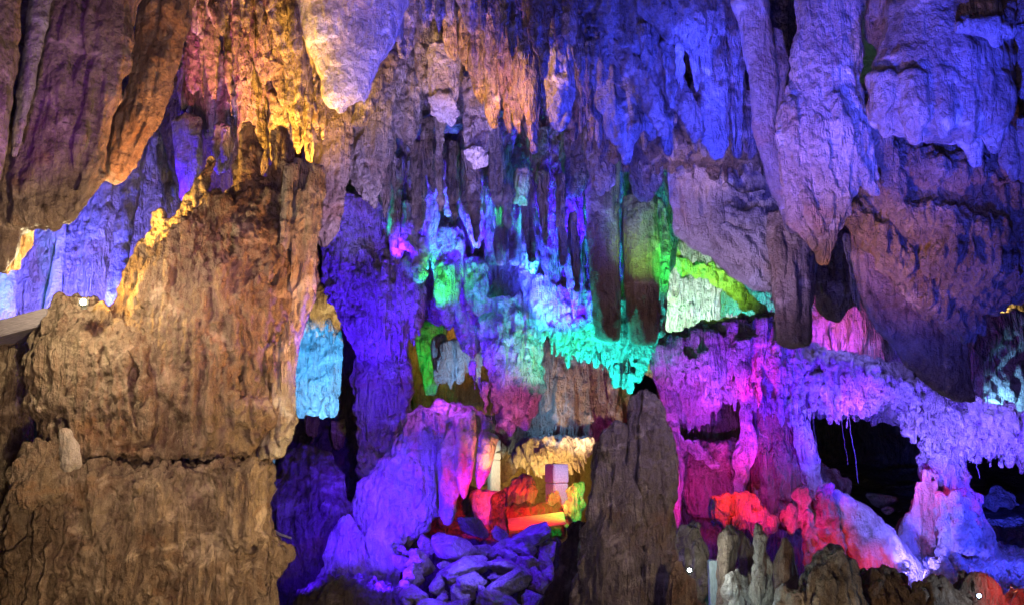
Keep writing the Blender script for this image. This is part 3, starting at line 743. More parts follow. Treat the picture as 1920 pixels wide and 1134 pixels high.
# vertical columns
f = Form(12.2, .8); f.rows([(290,1092,1166),(400,1098,1162),(520,1106,1164),(600,1112,1166),(632,1118,1160)], ribs=18, rr=(4,9), over=14, lenf=(.7,1))
add('stalactite', 'long straight brown column shaped stalactite, left of the two hanging over the cyan curtain', 'stalactite', f, 'tan', matk=SM, lump=3, flute=2)
f = Form(12.3, .8); f.rows([(370,1164,1232),(480,1168,1236),(600,1176,1238),(640,1186,1232)], ribs=18, rr=(4,9), over=14, lenf=(.7,1))
add('stalactite', 'long straight brown column shaped stalactite with lime lit ribs over the cyan curtain', 'stalactite', f, 'tan', matk=SM, lump=3, flute=2)
f = Form(12.6, .8); f.chain([(1232,380,14),(1244,460,16),(1240,560,14),(1236,620,10)])
add('stalactite', 'green glowing rib beside the right column shaped stalactite', 'stalactite', f, 'pale', matk=CO)
S('dark grey stalactite with pale edge above the straight column pair', 11.4, 1210, 230, 380, 34, 'grey', 0, .6, GR)
S('dark rounded stalactite above the left straight column', 11.2, 1130, 230, 362, 34, 'grey', 0, .6, GR)
S('dim violet stalactite with glowing blue edge left of the straight columns', 12.0, 1082, 240, 372, 30, 'grey', 4, .5, GR)
S('narrow dim stalactite between the violet middle and the straight columns', 12.6, 1078, 300, 600, 22, 'grey', 4, .3, FL)
f = Form(13.4, .5)
f.rows([(200,980,1300),(400,990,1290),(560,1000,1250),(600,1010,1240)], k=.25, ribs=24, rr=(9,18), over=6)
add('flowstone_wall', 'dark violet fluted wall behind the straight hanging columns', 'flowstone', f, 'grey', matk=FL)
# ============ middle: violet recess
f = Form(15.2, .5)
f.rows([(150,700,1000),(280,700,1000),(420,690,1010),(560,760,1010),(600,790,1000)], k=.25, ribs=44, rr=(8,20), over=10, lenf=(.2,.7))
add('flowstone_wall', 'violet and blue flowstone wall in the middle recess under the ceiling', 'flowstone', f, 'pale', matk=CO, lump=8, flute=4)
def stump(label, D, x, y0, y1, r, mat='pale', matk=FL, dx=0, group=None, tilt=.25):
    f = Form(D, .8); hh = y1-y0
    f.rows([(y0, x-dx-r*1.1, x-dx+r*1.1), (y0+hh*.5, x-dx*.5-r, x-dx*.5+r), (y1-r*1.15, x-r*.88, x+r*.88)], ribs=5, rr=(r*.15, r*.3), over=-r*.8, lenf=(.5, .8))
    o = add('stalactite', label, 'stalactite', f, mat, matk=matk, lump=3, flute=2, group=group)
    fc = Form(D, .9); c = P(x, y1-r*.5, D); s_ = mpp(D); n = 20
    for q, h in ((.02, -.17), (.55, -.16), (.85, -.12), (1.0, 0), (.9, .2), (.02, .25)):
        for j in range(n):
            a_ = j*2*math.pi/n; fc.V.append(c+np.array([math.cos(a_)*q*r*s_, math.sin(a_)*q*r*s_, h*r*s_-math.sin(a_)*q*r*s_*.6-math.cos(a_)*q*r*s_*tilt]))
    for i in range(5):
        for j in range(n): fc.T.append((i*n+j, i*n+(j+1) % n, (i+1)*n+(j+1) % n, (i+1)*n+j))
    FACES.append((add('broken_face', None, None, fc, 'pale', matk=GR, lump=3, flute=3, fine=3, vox=2.2), o))
    return o
FACES = []
stump('grey violet stalactite with flat white glowing stump, upper one in the recess', 10.4, 832, 90, 222, 31, 'pale', GR)
stump('grey violet stalactite with flat icy blue stump, lower one in the recess', 10.6, 894, 150, 308, 25, 'pale', GR)
stump('brown violet broken stalactite left of the icy blue stump', 13.6, 848, 250, 330, 22, 'grey', GR)
S('pointed violet stalactite below the brown broken one', 13.2, 838, 280, 402, 30, 'pale', 8, .3)
S('violet stalactite with green lit right edge below the icy stump', 13.1, 895, 300, 462, 34, 'pale', 8, .4)
S('short blue fringe stalactite left under the grey bulbous one', 13.0, 772, 230, 325, 26, 'grey', 6, .3)
S('brown straight stalactite with cyan left edge in the left part of the recess', 12.8, 740, 300, 498, 14, 'grey', -4, .8)
S('brown straight stalactite with yellow green right edge in the left part of the recess', 12.9, 775, 300, 452, 17, 'grey', -4, .8)
S('violet blue stalactite right of the yellow green edged one', 13.3, 806, 320, 480, 22, 'pale', 4, .4)
S('long brown tube with green left edge and white ended base, left of the tube pair', 12.7, 938, 260, 498, 16, 'grey', 0, .9, SM)
S('long brown tube with green right edge and white ended base, right of the tube pair', 12.6, 966, 280, 496, 15, 'grey', 0, .9, SM)
S('thin brown tube left of the white ended tube pair', 13.0, 916, 330, 470, 12, 'grey', -2, .7)
S('green rimmed stalactite above the white ended tube pair', 12.3, 940, 215, 330, 22, 'pale', -8, .3, CO)
S('blue grey cone stalactite right of the white ended tube pair', 12.4, 1012, 240, 425, 20, 'grey', 4, .3)
stump('violet stalactite ended in a ragged pale blue face, below the green edged pair', 12.9, 783, 450, 515, 16, 'pale', CO)
stump('brown stalactite with flat pale blue end left of the green hollow one', 12.7, 768, 380, 470, 15, 'grey', CO)
stump('small flat green glowing stump in front of the tube pair', 11.2, 980, 320, 384, 14, 'pale', GR)
S('deep blue stalactite under the lowest orange rimmed tip', 12.5, 1040, 230, 400, 20, 'grey', 6, .4)
S('violet stalactite under the big blunt blue one', 12.7, 1060, 220, 470, 18, 'grey', 6, .3)
S('teal ended stalactite left above the tube pair', 12.6, 985, 215, 330, 18, 'grey', 0, .4, CO)
S('dark grey slender stalactite in the deep blue part', 13.0, 1035, 380, 560, 24, 'grey', 4, .5, FL)
S('deep blue stalactite right of the tube pair above the cyan curtain', 13.2, 1000, 380, 600, 22, 'pale', 4, .4, CO)
# violet masses
f = Form(14.6, .6)
f.rows([(380,635,750),(430,615,770),(480,605,775),(540,612,770),(600,640,765),(640,655,758),(670,672,745)], k=.6, ribs=50, rr=(7,15), over=8, lenf=(.12,.4))
add('flowstone_mass', 'deep violet bulging coral textured mass right of the great pillar', 'flowstone', f, 'pale', matk=CO, lump=8, fine=4)
f = Form(14.2, .6)
f.curtain([(600,360),(700,370),(790,380)], [(600,450),(650,420),(700,440),(740,500),(790,480)], w=(7,14), tiers=2, thick=14)
add('flowstone_curtain', 'pale blue ruffled curtain rim on top of the deep violet mass', 'curtain', f, 'pale', matk=CO)
f = Form(14.0, .7)
f.curtain([(720,470),(800,470)], [(720,640),(745,690),(775,660),(800,600)], w=(9,16), tiers=3, thick=14)
add('flowstone_curtain', 'lavender coral curtain between the violet mass and the green lit stalactite', 'curtain', f, 'pale', matk=CO)
S('green lit hollow stalactite in the middle of the recess', 13.6, 838, 440, 560, 34, 'pale', 0, .5, CO, 4)
S('blue coral stalactite with two tips below the green lit one', 13.4, 835, 500, 614, 26, 'pale', -4, .3, CO, 4)
S('teal stalactite with pale tip right of the green lit one', 13.5, 898, 500, 596, 26, 'pale', 6, .3, CO, 4)
S('violet stalactite pointing down left of the white and green mass', 13.9, 885, 540, 668, 30, 'pale', 12, .3, CO, 4)
S('small violet stalactite with flat pale stump left of the green lit one', 13.3, 785, 440, 520, 18, 'pale', 0, .9, CO)
f = Form(13.6, .6)
f.rows([(560,895,1012),(640,900,1012),(700,915,1016),(750,920,1012),(780,938,1004),(792,950,990)], k=.5, ribs=40, rr=(6,13), over=14, lenf=(.15,.5))
f.fringe([(890,740),(920,790),(960,808),(1000,790),(1016,740)], 30, out=30)
add('flowstone_mass', 'hanging mass with green and white light fading to pink ragged bottom, centre', 'flowstone', f, 'pale', matk=CO, lump=6, fine=4)
f = Form(13.2, .6)
f.curtain([(1000,520),(1100,540),(1240,560)], [(1000,640),(1045,660),(1065,690),(1100,670),(1140,690),(1160,725),(1178,736),(1205,712),(1228,655)], w=(9,18), tiers=4, thick=20, short=.35)
f.fringe([(1000,640),(1045,660),(1065,690),(1100,670),(1140,690),(1160,725),(1178,736),(1205,712),(1228,655)], 60, out=40)
add('flowstone_curtain', 'bright cyan and green coral curtain hanging over the twin stalagmites', 'curtain', f, 'pale', matk=CO, lump=7, fine=4)
f = Form(13.9, .6)
f.curtain([(920,440),(1000,440)], [(920,560),(950,600),(980,590),(1000,560)], w=(8,14), tiers=3, thick=18)
add('flowstone_curtain', 'pale blue folded curtain under the white ended tube pair', 'curtain', f, 'pale', matk=CO)
# ============ deep background middle
f = Form(24, .4)
f.rows([(560,500,700),(620,500,700),(700,500,700),(790,500,700),(860,500,700)], k=.25, ribs=26, rr=(8,18), lenf=(.2,.6))
add('flowstone_wall', 'sky blue lit wall seen through the gap right of the great pillar', 'flowstone', f, 'white', matk=CO, lump=8)
f = Form(21, .6)
f.curtain([(555,540),(670,540)], [(555,640),(590,628),(620,640),(650,660),(670,650)], w=(8,14), tiers=3, thick=16)
add('flowstone_curtain', 'cream coral curtain above the sky blue gap', 'curtain', f, 'pale', matk=CO)
f = Form(16.5, .6)
f.rows([(600,640,690),(700,640,700),(780,632,720),(830,560,760),(900,500,770),(1000,490,800),(1200,480,820)], k=.5, ribs=30, rr=(8,20), lenf=(.15,.5))
f.rows([(790,560,640),(900,500,640)], k=.6)
add('rock_mass', 'dark rock column and slope below the sky blue gap', 'rock', f, 'dark', matk=GR)
for i, (x, y, lb) in enumerate(((585, 790, 'left'), (632, 800, 'right'))):
    f = Form(16.0, .8); f.curtain([(x-10, y-10), (x+10, y-10)], [(x-10, y+30), (x+10, y+45)], w=(4, 7), tiers=1)
    add('flowstone_bulb', 'small cream dripping knob, %s of the two under the sky blue gap' % lb, 'knob', f, 'gold', matk=FL, lump=2)
f = Form(15.4, .7)
f.rows([(670,668,765),(720,662,775),(770,664,772),(830,672,745),(900,676,728)], k=.6, ribs=36, rr=(6,12), lenf=(.1,.35), over=0)
add('flowstone_mass', 'violet stacked flowstone column below the deep violet mass', 'flowstone', f, 'pale', matk=CO, fine=4)
f = Form(23, .4)
f.rows([(500,720,920),(600,720,920),(700,740,940),(790,760,940)], k=.25, ribs=24, rr=(8,18), lenf=(.3,.7))
add('flowstone_wall', 'amber and green lit wall seen between the violet masses', 'flowstone', f, 'gold', matk=FL)
f = Form(20, .6)
f.rows([(600,770,830),(660,782,826),(700,786,822),(735,796,816)], k=.6, ribs=18, rr=(4,8), over=14)
add('stalactite', 'dark green lit stalactite hanging over the violet dome', 'stalactite', f, 'pale', matk=CO)
f = Form(19, .6)
f.curtain([(820,640),(900,640)], [(820,715),(850,730),(880,700),(900,740)], w=(6,12), tiers=3)
add('flowstone_curtain', 'white and grey curtain behind the violet dome top', 'curtain', f, 'white', matk=FL)
f = Form(19, .5)
f.rows([(640,1000,1190),(720,1000,1190),(790,985,1180),(830,960,1120),(850,900,1000)], k=.3, ribs=34, rr=(7,14), lenf=(.3,.8), over=4)
add('flowstone_curtain', 'brown fluted curtain with blue edges behind the cyan curtain', 'curtain', f, 'tan', matk=FL, flute=5)
f = Form(19.5, .5)
f.rows([(780,900,1130),(830,900,1040),(870,900,980),(900,900,950)], k=.3)
add('rock_mass', 'plain grey brown rock above the small golden fringe', 'rock', f, 'tan', matk=SM)
f = Form(18.3, .7)
f.curtain([(965,850),(1000,825),(1050,815),(1118,820)], [(965,872),(990,885),(1020,905),(1050,880),(1085,890),(1118,850)], w=(3.5, 6), n=44, tiers=3, thick=14, minlen=18, lean=.35)
add('flowstone_curtain', 'golden fringe of thin drips under the brown arch in the centre', 'curtain', f, 'pale', matk=FL, vox=2.2, lump=1, flute=1, fine=.5)
f = Form(24, .5)
f.rows([(780,850,1150),(900,850,1150),(1000,850,1150)], k=.2, ribs=14, rr=(14,26))
add('rock_mass', 'yellow brown rock behind the pale stone pillars', 'rock', f, 'gold', matk=SM)
# ============ violet dome
f = Form(13.1, .6)
f.rows([(762,800,880),(768,780,902),(790,752,912),(820,738,915),(850,720,850),(880,695,830),(920,668,828),(960,656,820),(1000,655,790),(1040,658,760),(1090,668,745),(1170,680,740)], k=.55, ribs=60, rr=(7,17), lenf=(.12,.5), over=0)
add('flowstone_dome', 'large violet flowstone dome with dripping flanks left of the rubble', 'flowstone', f, 'pale', matk=dict(flute=.6, coral=.5, crag=.8), lump=10, flute=3, fine=1.5)
f = Form(12.45, .6)
f.curtain([(800,766),(850,762),(915,785)], [(800,800),(830,826),(870,842),(900,846),(918,826)], w=(7,12), tiers=2, thick=12)
add('flowstone_curtain', 'pink and orange fringed canopy along the top of the violet dome', 'curtain', f, 'pale', matk=CO)
S('violet leg shaped stalactite nearest the dome body under the pink canopy', 12.55, 838, 810, 980, 22, 'pale', -8, .5, SM)
S('magenta and red stalactite under the pink canopy, left of two', 12.4, 868, 815, 936, 20, 'pale', -6, .3, SM)
S('hot pink rounded stalactite under the pink canopy, right of two', 12.4, 900, 820, 918, 18, 'pale', -14, .3, SM)
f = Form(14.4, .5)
f.rows([(905,820,870),(930,800,925),(960,780,945),(1010,770,950)], k=.4)  # the hollow's shade is put into the dark base colour
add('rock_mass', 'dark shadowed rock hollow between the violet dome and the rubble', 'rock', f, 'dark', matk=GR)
# red rocks behind rubble
f = Form(13.9, .7); f.rows([(925,882,935),(950,884,940),(985,890,938),(1010,895,935)], k=.7, ribs=4, over=0)
add('stalagmite', 'red lit rounded stalagmite stump left of the stone pillars', 'stalagmite', f, 'pale', matk=SM)
f = Form(13.7, .7); f.rows([(930,920,952),(980,918,950),(1010,916,950)], k=.7)
add('stalagmite', 'dark rounded stump beside the red stump', 'stalagmite', f, 'dark', matk=GR)
f = Form(16, .7); f.rows([(897,965,1004),(915,946,1006),(945,946,1002),(985,944,1000)], k=.7, ribs=8, rr=(5,9), over=0)
add('rock_block', 'tall coral red lit rock behind the glowing ledge', 'rock', f, 'pale', matk=CO)
f = Form(15.8, .7); f.rows([(925,1024,1048),(940,1022,1050),(990,1020,1052)], k=.7)
add('rock_block', 'small coral red rock in front of the grey stone pillar', 'rock', f, 'pale', matk=CO)
f = Form(15.4, .7); f.rows([(908,1078,1094),(930,1070,1094),(945,1052,1096),(970,1058,1092),(1000,1060,1090)], k=.7, ribs=8, rr=(5,9), over=0)
add('rock_block', 'orange and vivid green lit craggy rock beside the twin stalagmites', 'rock', f, 'pale', matk=CO, lump=7, fine=5)
f = Form(15.6, .5); f.rows([(950,950,1056),(1000,940,1056)], k=.4)
add('rock_block', 'low dark maroon rock between the red rocks', 'rock', f, 'dark', matk=GR)
# twin stalagmites
f = Form(8.8, .7)
f.rows([(796,1140,1156),(808,1126,1164),(840,1116,1168),(880,1116,1174),(930,1108,1184),(980,1102,1192),(1020,1094,1200),(1070,1084,1204),(1140,1068,1210),(1260,1050,1215)], k=.9, ribs=18, rr=(6,14), lenf=(.25,.6), over=0)
add('stalagmite', 'dark grey brown stalagmite, shorter left one of the joined central pair', 'stalagmite', f, 'grey', matk=dict(flute=1.1, coral=.5, crag=1.2), vox=3.2, lump=8, flute=6)
f = Form(8.9, .7)
f.rows([(730,1200,1220),(745,1188,1234),(790,1178,1248),(850,1177,1258),(920,1178,1264),(980,1182,1264),(1040,1186,1262),(1100,1190,1264),(1260,1190,1270)], k=.85, ribs=16, rr=(7,16), lenf=(.2,.6), over=0)
add('stalagmite', 'tall brown stalagmite with rounded head, right one of the joined central pair', 'stalagmite', f, 'grey', matk=dict(flute=1.1, coral=.5, crag=1.2), vox=3.2, lump=7, flute=6)
f = Form(8.5, .7)
f.rows([(1060,1262,1280),(1090,1258,1300),(1140,1250,1310),(1250,1240,1320)], k=.8, ribs=8)
add('stalagmite', 'low olive brown stalagmite leaning on the foot of the central pair', 'stalagmite', f, 'tan', matk=GR)
f = Form(9.7, .7); f.rows([(980,1072,1100),(1010,1058,1090),(1060,1045,1090),(1120,1015,1090),(1250,980,1090)], k=.6, ribs=10)
add('rock_mass', 'dark slope of rock at the foot of the central stalagmite pair', 'rock', f, 'dark', matk=GR)
# ============ right: background walls
f = Form(18.5, .4)
f.rows([(420,1200,1480),(560,1200,1480),(700,1210,1460)], k=.2, ribs=40, rr=(8,16), lenf=(.3,.8))
f.curtain([(1235,480),(1300,490),(1360,500),(1450,540)], [(1235,690),(1280,670),(1330,600),(1390,600),(1450,600)], w=(8,15), tiers=3, thick=22)
add('flowstone_curtain', 'pale green and white fluted curtain between the grey drape and the magenta curtain', 'curtain', f, 'white', matk=FL, flute=5)
f = Form(15.5, .6)
f.chain([(1246,450,10),(1262,480,16),(1285,505,17),(1330,508,17),(1368,535,17),(1400,566,14),(1440,590,10)])
add('flowstone_ridge', 'vivid green glowing rim under the slanting edge of the grey drape', 'flowstone', f, 'pale', matk=CO, lump=5, fine=4)
f = Form(16.5, .6)
f.curtain([(1350,500),(1450,530)], [(1350,590),(1400,608),(1450,605)], w=(5,9), tiers=2, thick=14, lean=-.2)
add('flowstone_curtain', 'teal fringe of thin drips under the grey drape', 'curtain', f, 'white', matk=FL)
f = Form(18.5, .4)
f.rows([(520,1780,2050),(620,1780,2050),(720,1790,2050),(800,1800,2050)], k=.15, ribs=10, rr=(8,16))
f.curtain([(1810,540),(2000,540)], [(1810,660),(1860,740),(1920,790),(2000,800)], w=(6,12), tiers=3, thick=18, lean=.3)
add('flowstone_curtain', 'olive and ice blue slanting fluted curtain at the right border', 'curtain', f, 'pale', matk=FL, flute=5)
# magenta band
f = Form(16.6, .5)
f.rows([(560,1440,1640),(640,1480,1650),(700,1500,1660)], k=.3, ribs=26, rr=(8,14), lenf=(.4,.9))
add('flowstone_curtain', 'hot pink fluted curtain hanging between two dark brown stalactites', 'curtain', f, 'pale', matk=FL, flute=5)
f = Form(15.2, .6)
f.curtain([(1225,640),(1330,610),(1440,590),(1520,650),(1640,680),(1720,690),(1830,760),(1990,800)],
          [(1225,720),(1262,735),(1300,728),(1340,750),(1400,770),(1450,790),(1490,800),(1512,790),(1535,765),(1560,790),(1588,798),(1615,775),(1655,768),(1668,755),(1690,800),(1745,845),(1780,850),(1830,868),(1870,870),(1990,900)],
          w=(9,17), n=80, tiers=5, thick=26, short=.3, jit=14)
f.fringe([(1225,720),(1262,735),(1300,728),(1340,750),(1400,770),(1450,790),(1490,800),(1512,790),(1535,765),(1560,790),(1588,798),(1615,775),(1655,768),(1668,755),(1690,800),(1745,845),(1780,850),(1830,868),(1870,870),(1990,900)], 170, out=40)
f.fringe([(1230,690),(1500,730),(1640,720),(1750,790),(1960,830)], 120, out=70)
add('flowstone_curtain', 'long magenta and violet coral curtain spanning the right half above the black cavities', 'curtain', f, 'pale', matk=dict(flute=1.1, coral=.6, crag=1), lump=7, fine=2, flute=3)
f = Form(14.6, .6)
f.chain([(1450,650,14),(1530,660,16),(1600,690,18),(1660,710,20),(1720,730,22),(1790,780,24),(1850,790,22),(1960,800,26)])
f.curtain([(1450,640),(1960,790)], [(1450,690),(1560,700),(1700,760),(1800,820),(1960,850)], w=(8,15), n=34, tiers=2, thick=16, minlen=20)
add('flowstone_ridge', 'knobbly violet upper rim running along the long magenta curtain', 'flowstone', f, 'pale', matk=CO, lump=7, fine=4)
f = Form(17.6, .5)
f.rows([(590,1500,2050),(640,1480,2050),(700,1300,2050),(740,1240,2050),(790,1680,2050),(840,1760,2050)], k=.12, ribs=50, rr=(8,18), lenf=(.2,.6), over=0)
add('flowstone_wall', 'violet fluted wall behind the long magenta curtain', 'flowstone', f, 'pale', matk=FL)
# left part below band
f = Form(17.0, .5)
f.rows([(680,1225,1530),(760,1235,1500),(850,1240,1525),(900,1240,1560),(1000,1240,1600),(1100,1240,1620)], k=.25, ribs=30, rr=(10,24), lenf=(.2,.6))
add('rock_mass', 'dim plum coloured wall under the left end of the magenta curtain', 'rock', f, 'tan', matk=FL, lump=10)
f = Form(15.9, .7); f.curtain([(1262,690),(1342,690)], [(1262,790),(1300,815),(1342,800)], w=(8,13), tiers=2, thick=14)
add('flowstone_curtain', 'violet organ pipe drips above the plum wall', 'curtain', f, 'pale', matk=FL)
f = Form(15.6, .8)
f.chain([(1238,700,14),(1250,760,14),(1262,820,16),(1268,870,14),(1258,930,16),(1255,990,12)])
f.chain([(1262,820,10),(1300,840,14),(1340,870,12)])
add('flowstone_rib', 'magenta rib running down right behind the tall central stalagmite', 'flowstone', f, 'pale', matk=CO)
f = Form(16.0, .7)
f.rows([(830,1280,1400),(870,1268,1410),(920,1275,1400),(960,1290,1390)], k=.5, ribs=14, rr=(10,20))
add('flowstone_mass', 'rounded plum flowstone bulge in the middle of the plum wall', 'flowstone', f, 'tan', matk=GR)
f = Form(15.4, .8)
f.chain([(1398,760,12),(1400,815,16),(1396,850,20),(1392,890,12),(1380,930,8)])
add('flowstone_bulb', 'bright magenta knob on the plum wall', 'knob', f, 'pale', matk=CO)
f = Form(15.8, .7)
f.rows([(740,1400,1500),(800,1420,1505),(860,1410,1530),(930,1420,1545),(980,1430,1540)], k=.6, ribs=16, rr=(9,18), over=0)
add('limestone_column', 'reddish purple column at the left edge of the black cavity', 'column', f, 'tan', matk=FL)
f = Form(15.3, .8)
f.chain([(1505,790,14),(1512,830,18),(1520,880,20),(1535,930,18),(1560,960,14)])
add('flowstone_rib', 'violet ragged rib bordering the black cavity on its left', 'flowstone', f, 'pale', matk=CO)
# red mound
f = Form(14.2, .7)
f.curtain([(1335,938),(1370,925),(1410,930),(1450,975)], [(1335,975),(1370,1000),(1410,1000),(1450,1010)], w=(7,13), n=16, tiers=3, thick=16, minlen=24)
f.chain([(1340,948,7),(1375,935,9),(1415,942,10),(1445,980,9)])
add('flowstone_mound', 'glowing red mound with dripping fringe behind the dark stalagmites', 'flowstone', f, 'pale', matk=FL)
f = Form(14.4, .7)
f.chain([(1505,915,12),(1512,960,16),(1520,1000,18),(1530,1050,22)]); f.chain([(1545,915,14),(1550,970,20),(1560,1040,26)]); f.chain([(1478,960,14),(1486,985,12)])
add('flowstone_mass', 'hot pink coral lump left of the smooth violet slope', 'flowstone', f, 'pale', matk=CO, fine=5)
f = Form(14.6, .7)
f.rows([(925,1545,1585),(950,1555,1625),(985,1565,1660),(1020,1575,1695),(1050,1590,1720),(1085,1600,1745),(1140,1600,1760)], k=.6, ribs=8, rr=(12,24), lenf=(.5,1), over=0)
add('flowstone_slope', 'smooth violet flowstone slope with a red glowing foot', 'flowstone', f, 'white', matk=SM, lump=5, flute=2)
f = Form(17.5, .7); f.rows([(885,1545,1570),(900,1535,1590),(920,1540,1592),(940,1550,1590)], k=.8)
add('boulder', 'blue rounded boulder at the lower left of the black cavity', 'boulder', f, 'pale', matk=CO)
# right column
f = Form(15.6, .7)
f.rows([(800,1735,1800),(860,1722,1805),(900,1728,1812),(940,1718,1835),(985,1706,1850),(1030,1700,1868),(1052,1690,1880)], k=.6, ribs=34, rr=(8,17), lenf=(.1,.4), over=0)
for y, xa, xb in ((960,1760,1825), (985,1765,1835), (1010,1762,1845), (1035,1758,1850), (940,1758,1812)):
    f.chain([(xa,y,9,-.75),((xa+xb)/2,y-6,12,-.85),(xb,y+2,9,-.7)])
add('limestone_column', 'lavender and magenta stacked column standing between the black cavities', 'column', f, 'white', matk=GR, lump=7, fine=4)
f = Form(15.2, .8)
for x in (1714,1726,1738,1750): f.chain([(x+8,880+random.uniform(0,30),4),(x-1,960,6),(x-5,1020,8),(x-8,1045,9)])
f.chain([(1704,965,8),(1696,1010,15),(1700,1040,18)])
add('flowstone_rib', 'three upright violet ribs on the left side of the stacked column', 'flowstone', f, 'pale', matk=SM, lump=2)
f = Form(17.5, .7); f.rows([(955,1705,1720),(975,1690,1725),(1000,1668,1735),(1030,1665,1740)], k=.8)
add('boulder', 'violet boulder left of the foot of the stacked column', 'boulder', f, 'pale', matk=CO)
f = Form(24, .6); f.rows([(918,1858,1882),(930,1845,1895),(943,1838,1908)], k=.8)
add('boulder', 'blue boulder deep inside the right black cavity', 'boulder', f, 'pale', matk=GR)
f = Form(15.6, .5)
f.rows([(1040,1640,1960),(1075,1600,2060),(1130,1560,2100),(1250,1540,2140)], k=.9, ribs=30, rr=(10,22), lenf=(.1,.4))
add('flowstone_slope', 'wrinkled blue flowstone floor around the foot of the stacked column', 'flowstone', f, 'pale', matk=GR, lump=9, fine=5)
f = Form(21, .5); f.rows([(985,1850,2060),(1020,1780,2080),(1080,1750,2100)], k=.9, ribs=16, rr=(8,18), lenf=(.1,.4))
add('rock_mass', 'dim blue rubble bank inside the right black cavity', 'rock', f, 'grey', matk=GR, lump=8)
# ============ bottom right foreground stalagmites
def G(label, D, rows, mat='tan', ribs=8, matk=GR, k=.8):
    f = Form(D, .7); f.rows(rows, ribs=ribs, rr=(6, 13), lenf=(.2, .6), over=0, k=k); return add('stalagmite', label, 'stalagmite', f, mat, matk=matk, lump=11, flute=4, fine=3)
G('flat topped reddish grey stalagmite behind the small white lamp', 11.6, [(985,1280,1318),(1030,1276,1324),(1100,1275,1325),(1250,1270,1330)])
G('blunt brown stalagmite left of the pale slender one', 11.0, [(982,1358,1374),(1000,1348,1384),(1040,1346,1384),(1090,1350,1382),(1250,1340,1390)], 'tan', matk=SM)
G('dark lumpy stalagmite between the blunt brown one and the pale slender one', 11.2, [(1000,1384,1396),(1030,1384,1414),(1100,1380,1420),(1250,1375,1430)])
G('pale slender stalagmite with broken flat top in the lower right', 10.4, [(985,1413,1432),(1020,1412,1438),(1070,1414,1446),(1140,1416,1450),(1250,1416,1456)], 'pale')
G('bulky brown stalagmite right of the pale slender one', 10.8, [(1010,1465,1482),(1035,1458,1490),(1070,1450,1494),(1100,1456,1490),(1250,1450,1500)], matk=SM)
G('wide dark stalagmite with rounded shoulders below the hot pink lump', 10.3, [(1030,1540,1572),(1045,1522,1592),(1080,1505,1606),(1140,1495,1618),(1250,1480,1630)], 'grey', 14)
G('dark brown domed stalagmite right of the red glow', 10.5, [(1064,1646,1668),(1080,1625,1690),(1110,1612,1712),(1150,1600,1730),(1250,1590,1750)], 'tan', 12)
G('dark craggy stalagmite in front of the blue floor, left of the star bright lamp', 10.2, [(1082,1742,1770),(1100,1715,1795),(1140,1700,1812),(1250,1690,1820)], 'tan', 12)
G('dark stalagmite with orange lit edge beside the star bright lamp', 10.4, [(1078,1800,1852),(1100,1790,1872),(1140,1785,1885),(1250,1780,1890)], 'tan', 12)
G('orange red lit rock hump in the bottom right corner', 10.6, [(1110,1895,1960),(1130,1880,1990),(1250,1870,2000)], 'tan', 8)
G('small dark stalagmite under the red glowing slope', 10.7, [(1076,1590,1625),(1100,1585,1640),(1250,1580,1650)], 'tan', 8)
G('low olive stalagmite at the bottom edge right of the pale slender one', 10.1, [(1100,1462,1480),(1120,1455,1496),(1250,1450,1510)], 'pale', 8)
G('speckled pale stalagmite at the bottom edge between post and pale slender one', 10.6, [(1070,1370,1388),(1100,1362,1406),(1250,1360,1408)], 'pale', 10)
# left lower dark corner
f = Form(13.0, .6)
f.rows([(835,560,600),(870,530,630),(950,500,660),(1040,510,670),(1150,510,700)], k=.4, ribs=18, rr=(10,20), lenf=(.2,.5))
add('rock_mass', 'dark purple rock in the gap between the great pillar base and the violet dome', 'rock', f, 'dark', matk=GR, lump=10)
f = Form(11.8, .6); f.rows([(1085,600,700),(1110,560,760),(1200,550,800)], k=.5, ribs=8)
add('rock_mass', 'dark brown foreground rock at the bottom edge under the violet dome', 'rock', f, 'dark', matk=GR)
f = Form(12.6, .7); f.rows([(965,642,660),(1000,624,672),(1050,612,690),(1100,590,700)], k=.8, ribs=14, rr=(6,14), lenf=(.2,.5))
add('flowstone_rib', 'jagged violet rib left of the foot of the violet dome', 'flowstone', f, 'pale', matk=GR, lump=8)

# ============ boulders of the rubble bank
def boulder_mesh(rx, ry, rz, seed):
    r = np.random.default_rng(seed)
    me0 = bpy.data.meshes.new('t'); import bmesh
    bm = bmesh.new(); bmesh.ops.create_icosphere(bm, subdivisions=5, radius=1); bm.to_mesh(me0); bm.free()
    V = np.empty(len(me0.vertices)*3, np.float32); me0.vertices.foreach_get('co', V); V = V.reshape(-1, 3)
    Fq = np.array([list(p.vertices) for p in me0.polygons], np.int32); bpy.data.meshes.remove(me0)
    n = r.normal(size=(15, 3)); n /= np.linalg.norm(n, axis=1)[:, None]; h = r.uniform(.45, .85, 15)
    d = V@n.T; t = np.where(d > .05, h[None]/np.maximum(d, .05), 9)
    t = np.minimum(t, 1.15); rad = -np.log(np.exp(-110*t).sum(1)+math.exp(-110*1.15))/110
    V = V*rad[:, None]
    V = V*(1+(.10*fbm(V*2.3+seed, 4))[:, None]+.02*fbm(V*9+seed, 3)[:, None])
    V = V*np.array([rx, ry, rz]); V[:, 2] -= V[:, 2].min()
    return to_mesh('boulder', V, Fq)
BM = [boulder_mesh(1, .9, .72, 100+i) for i in range(9)]
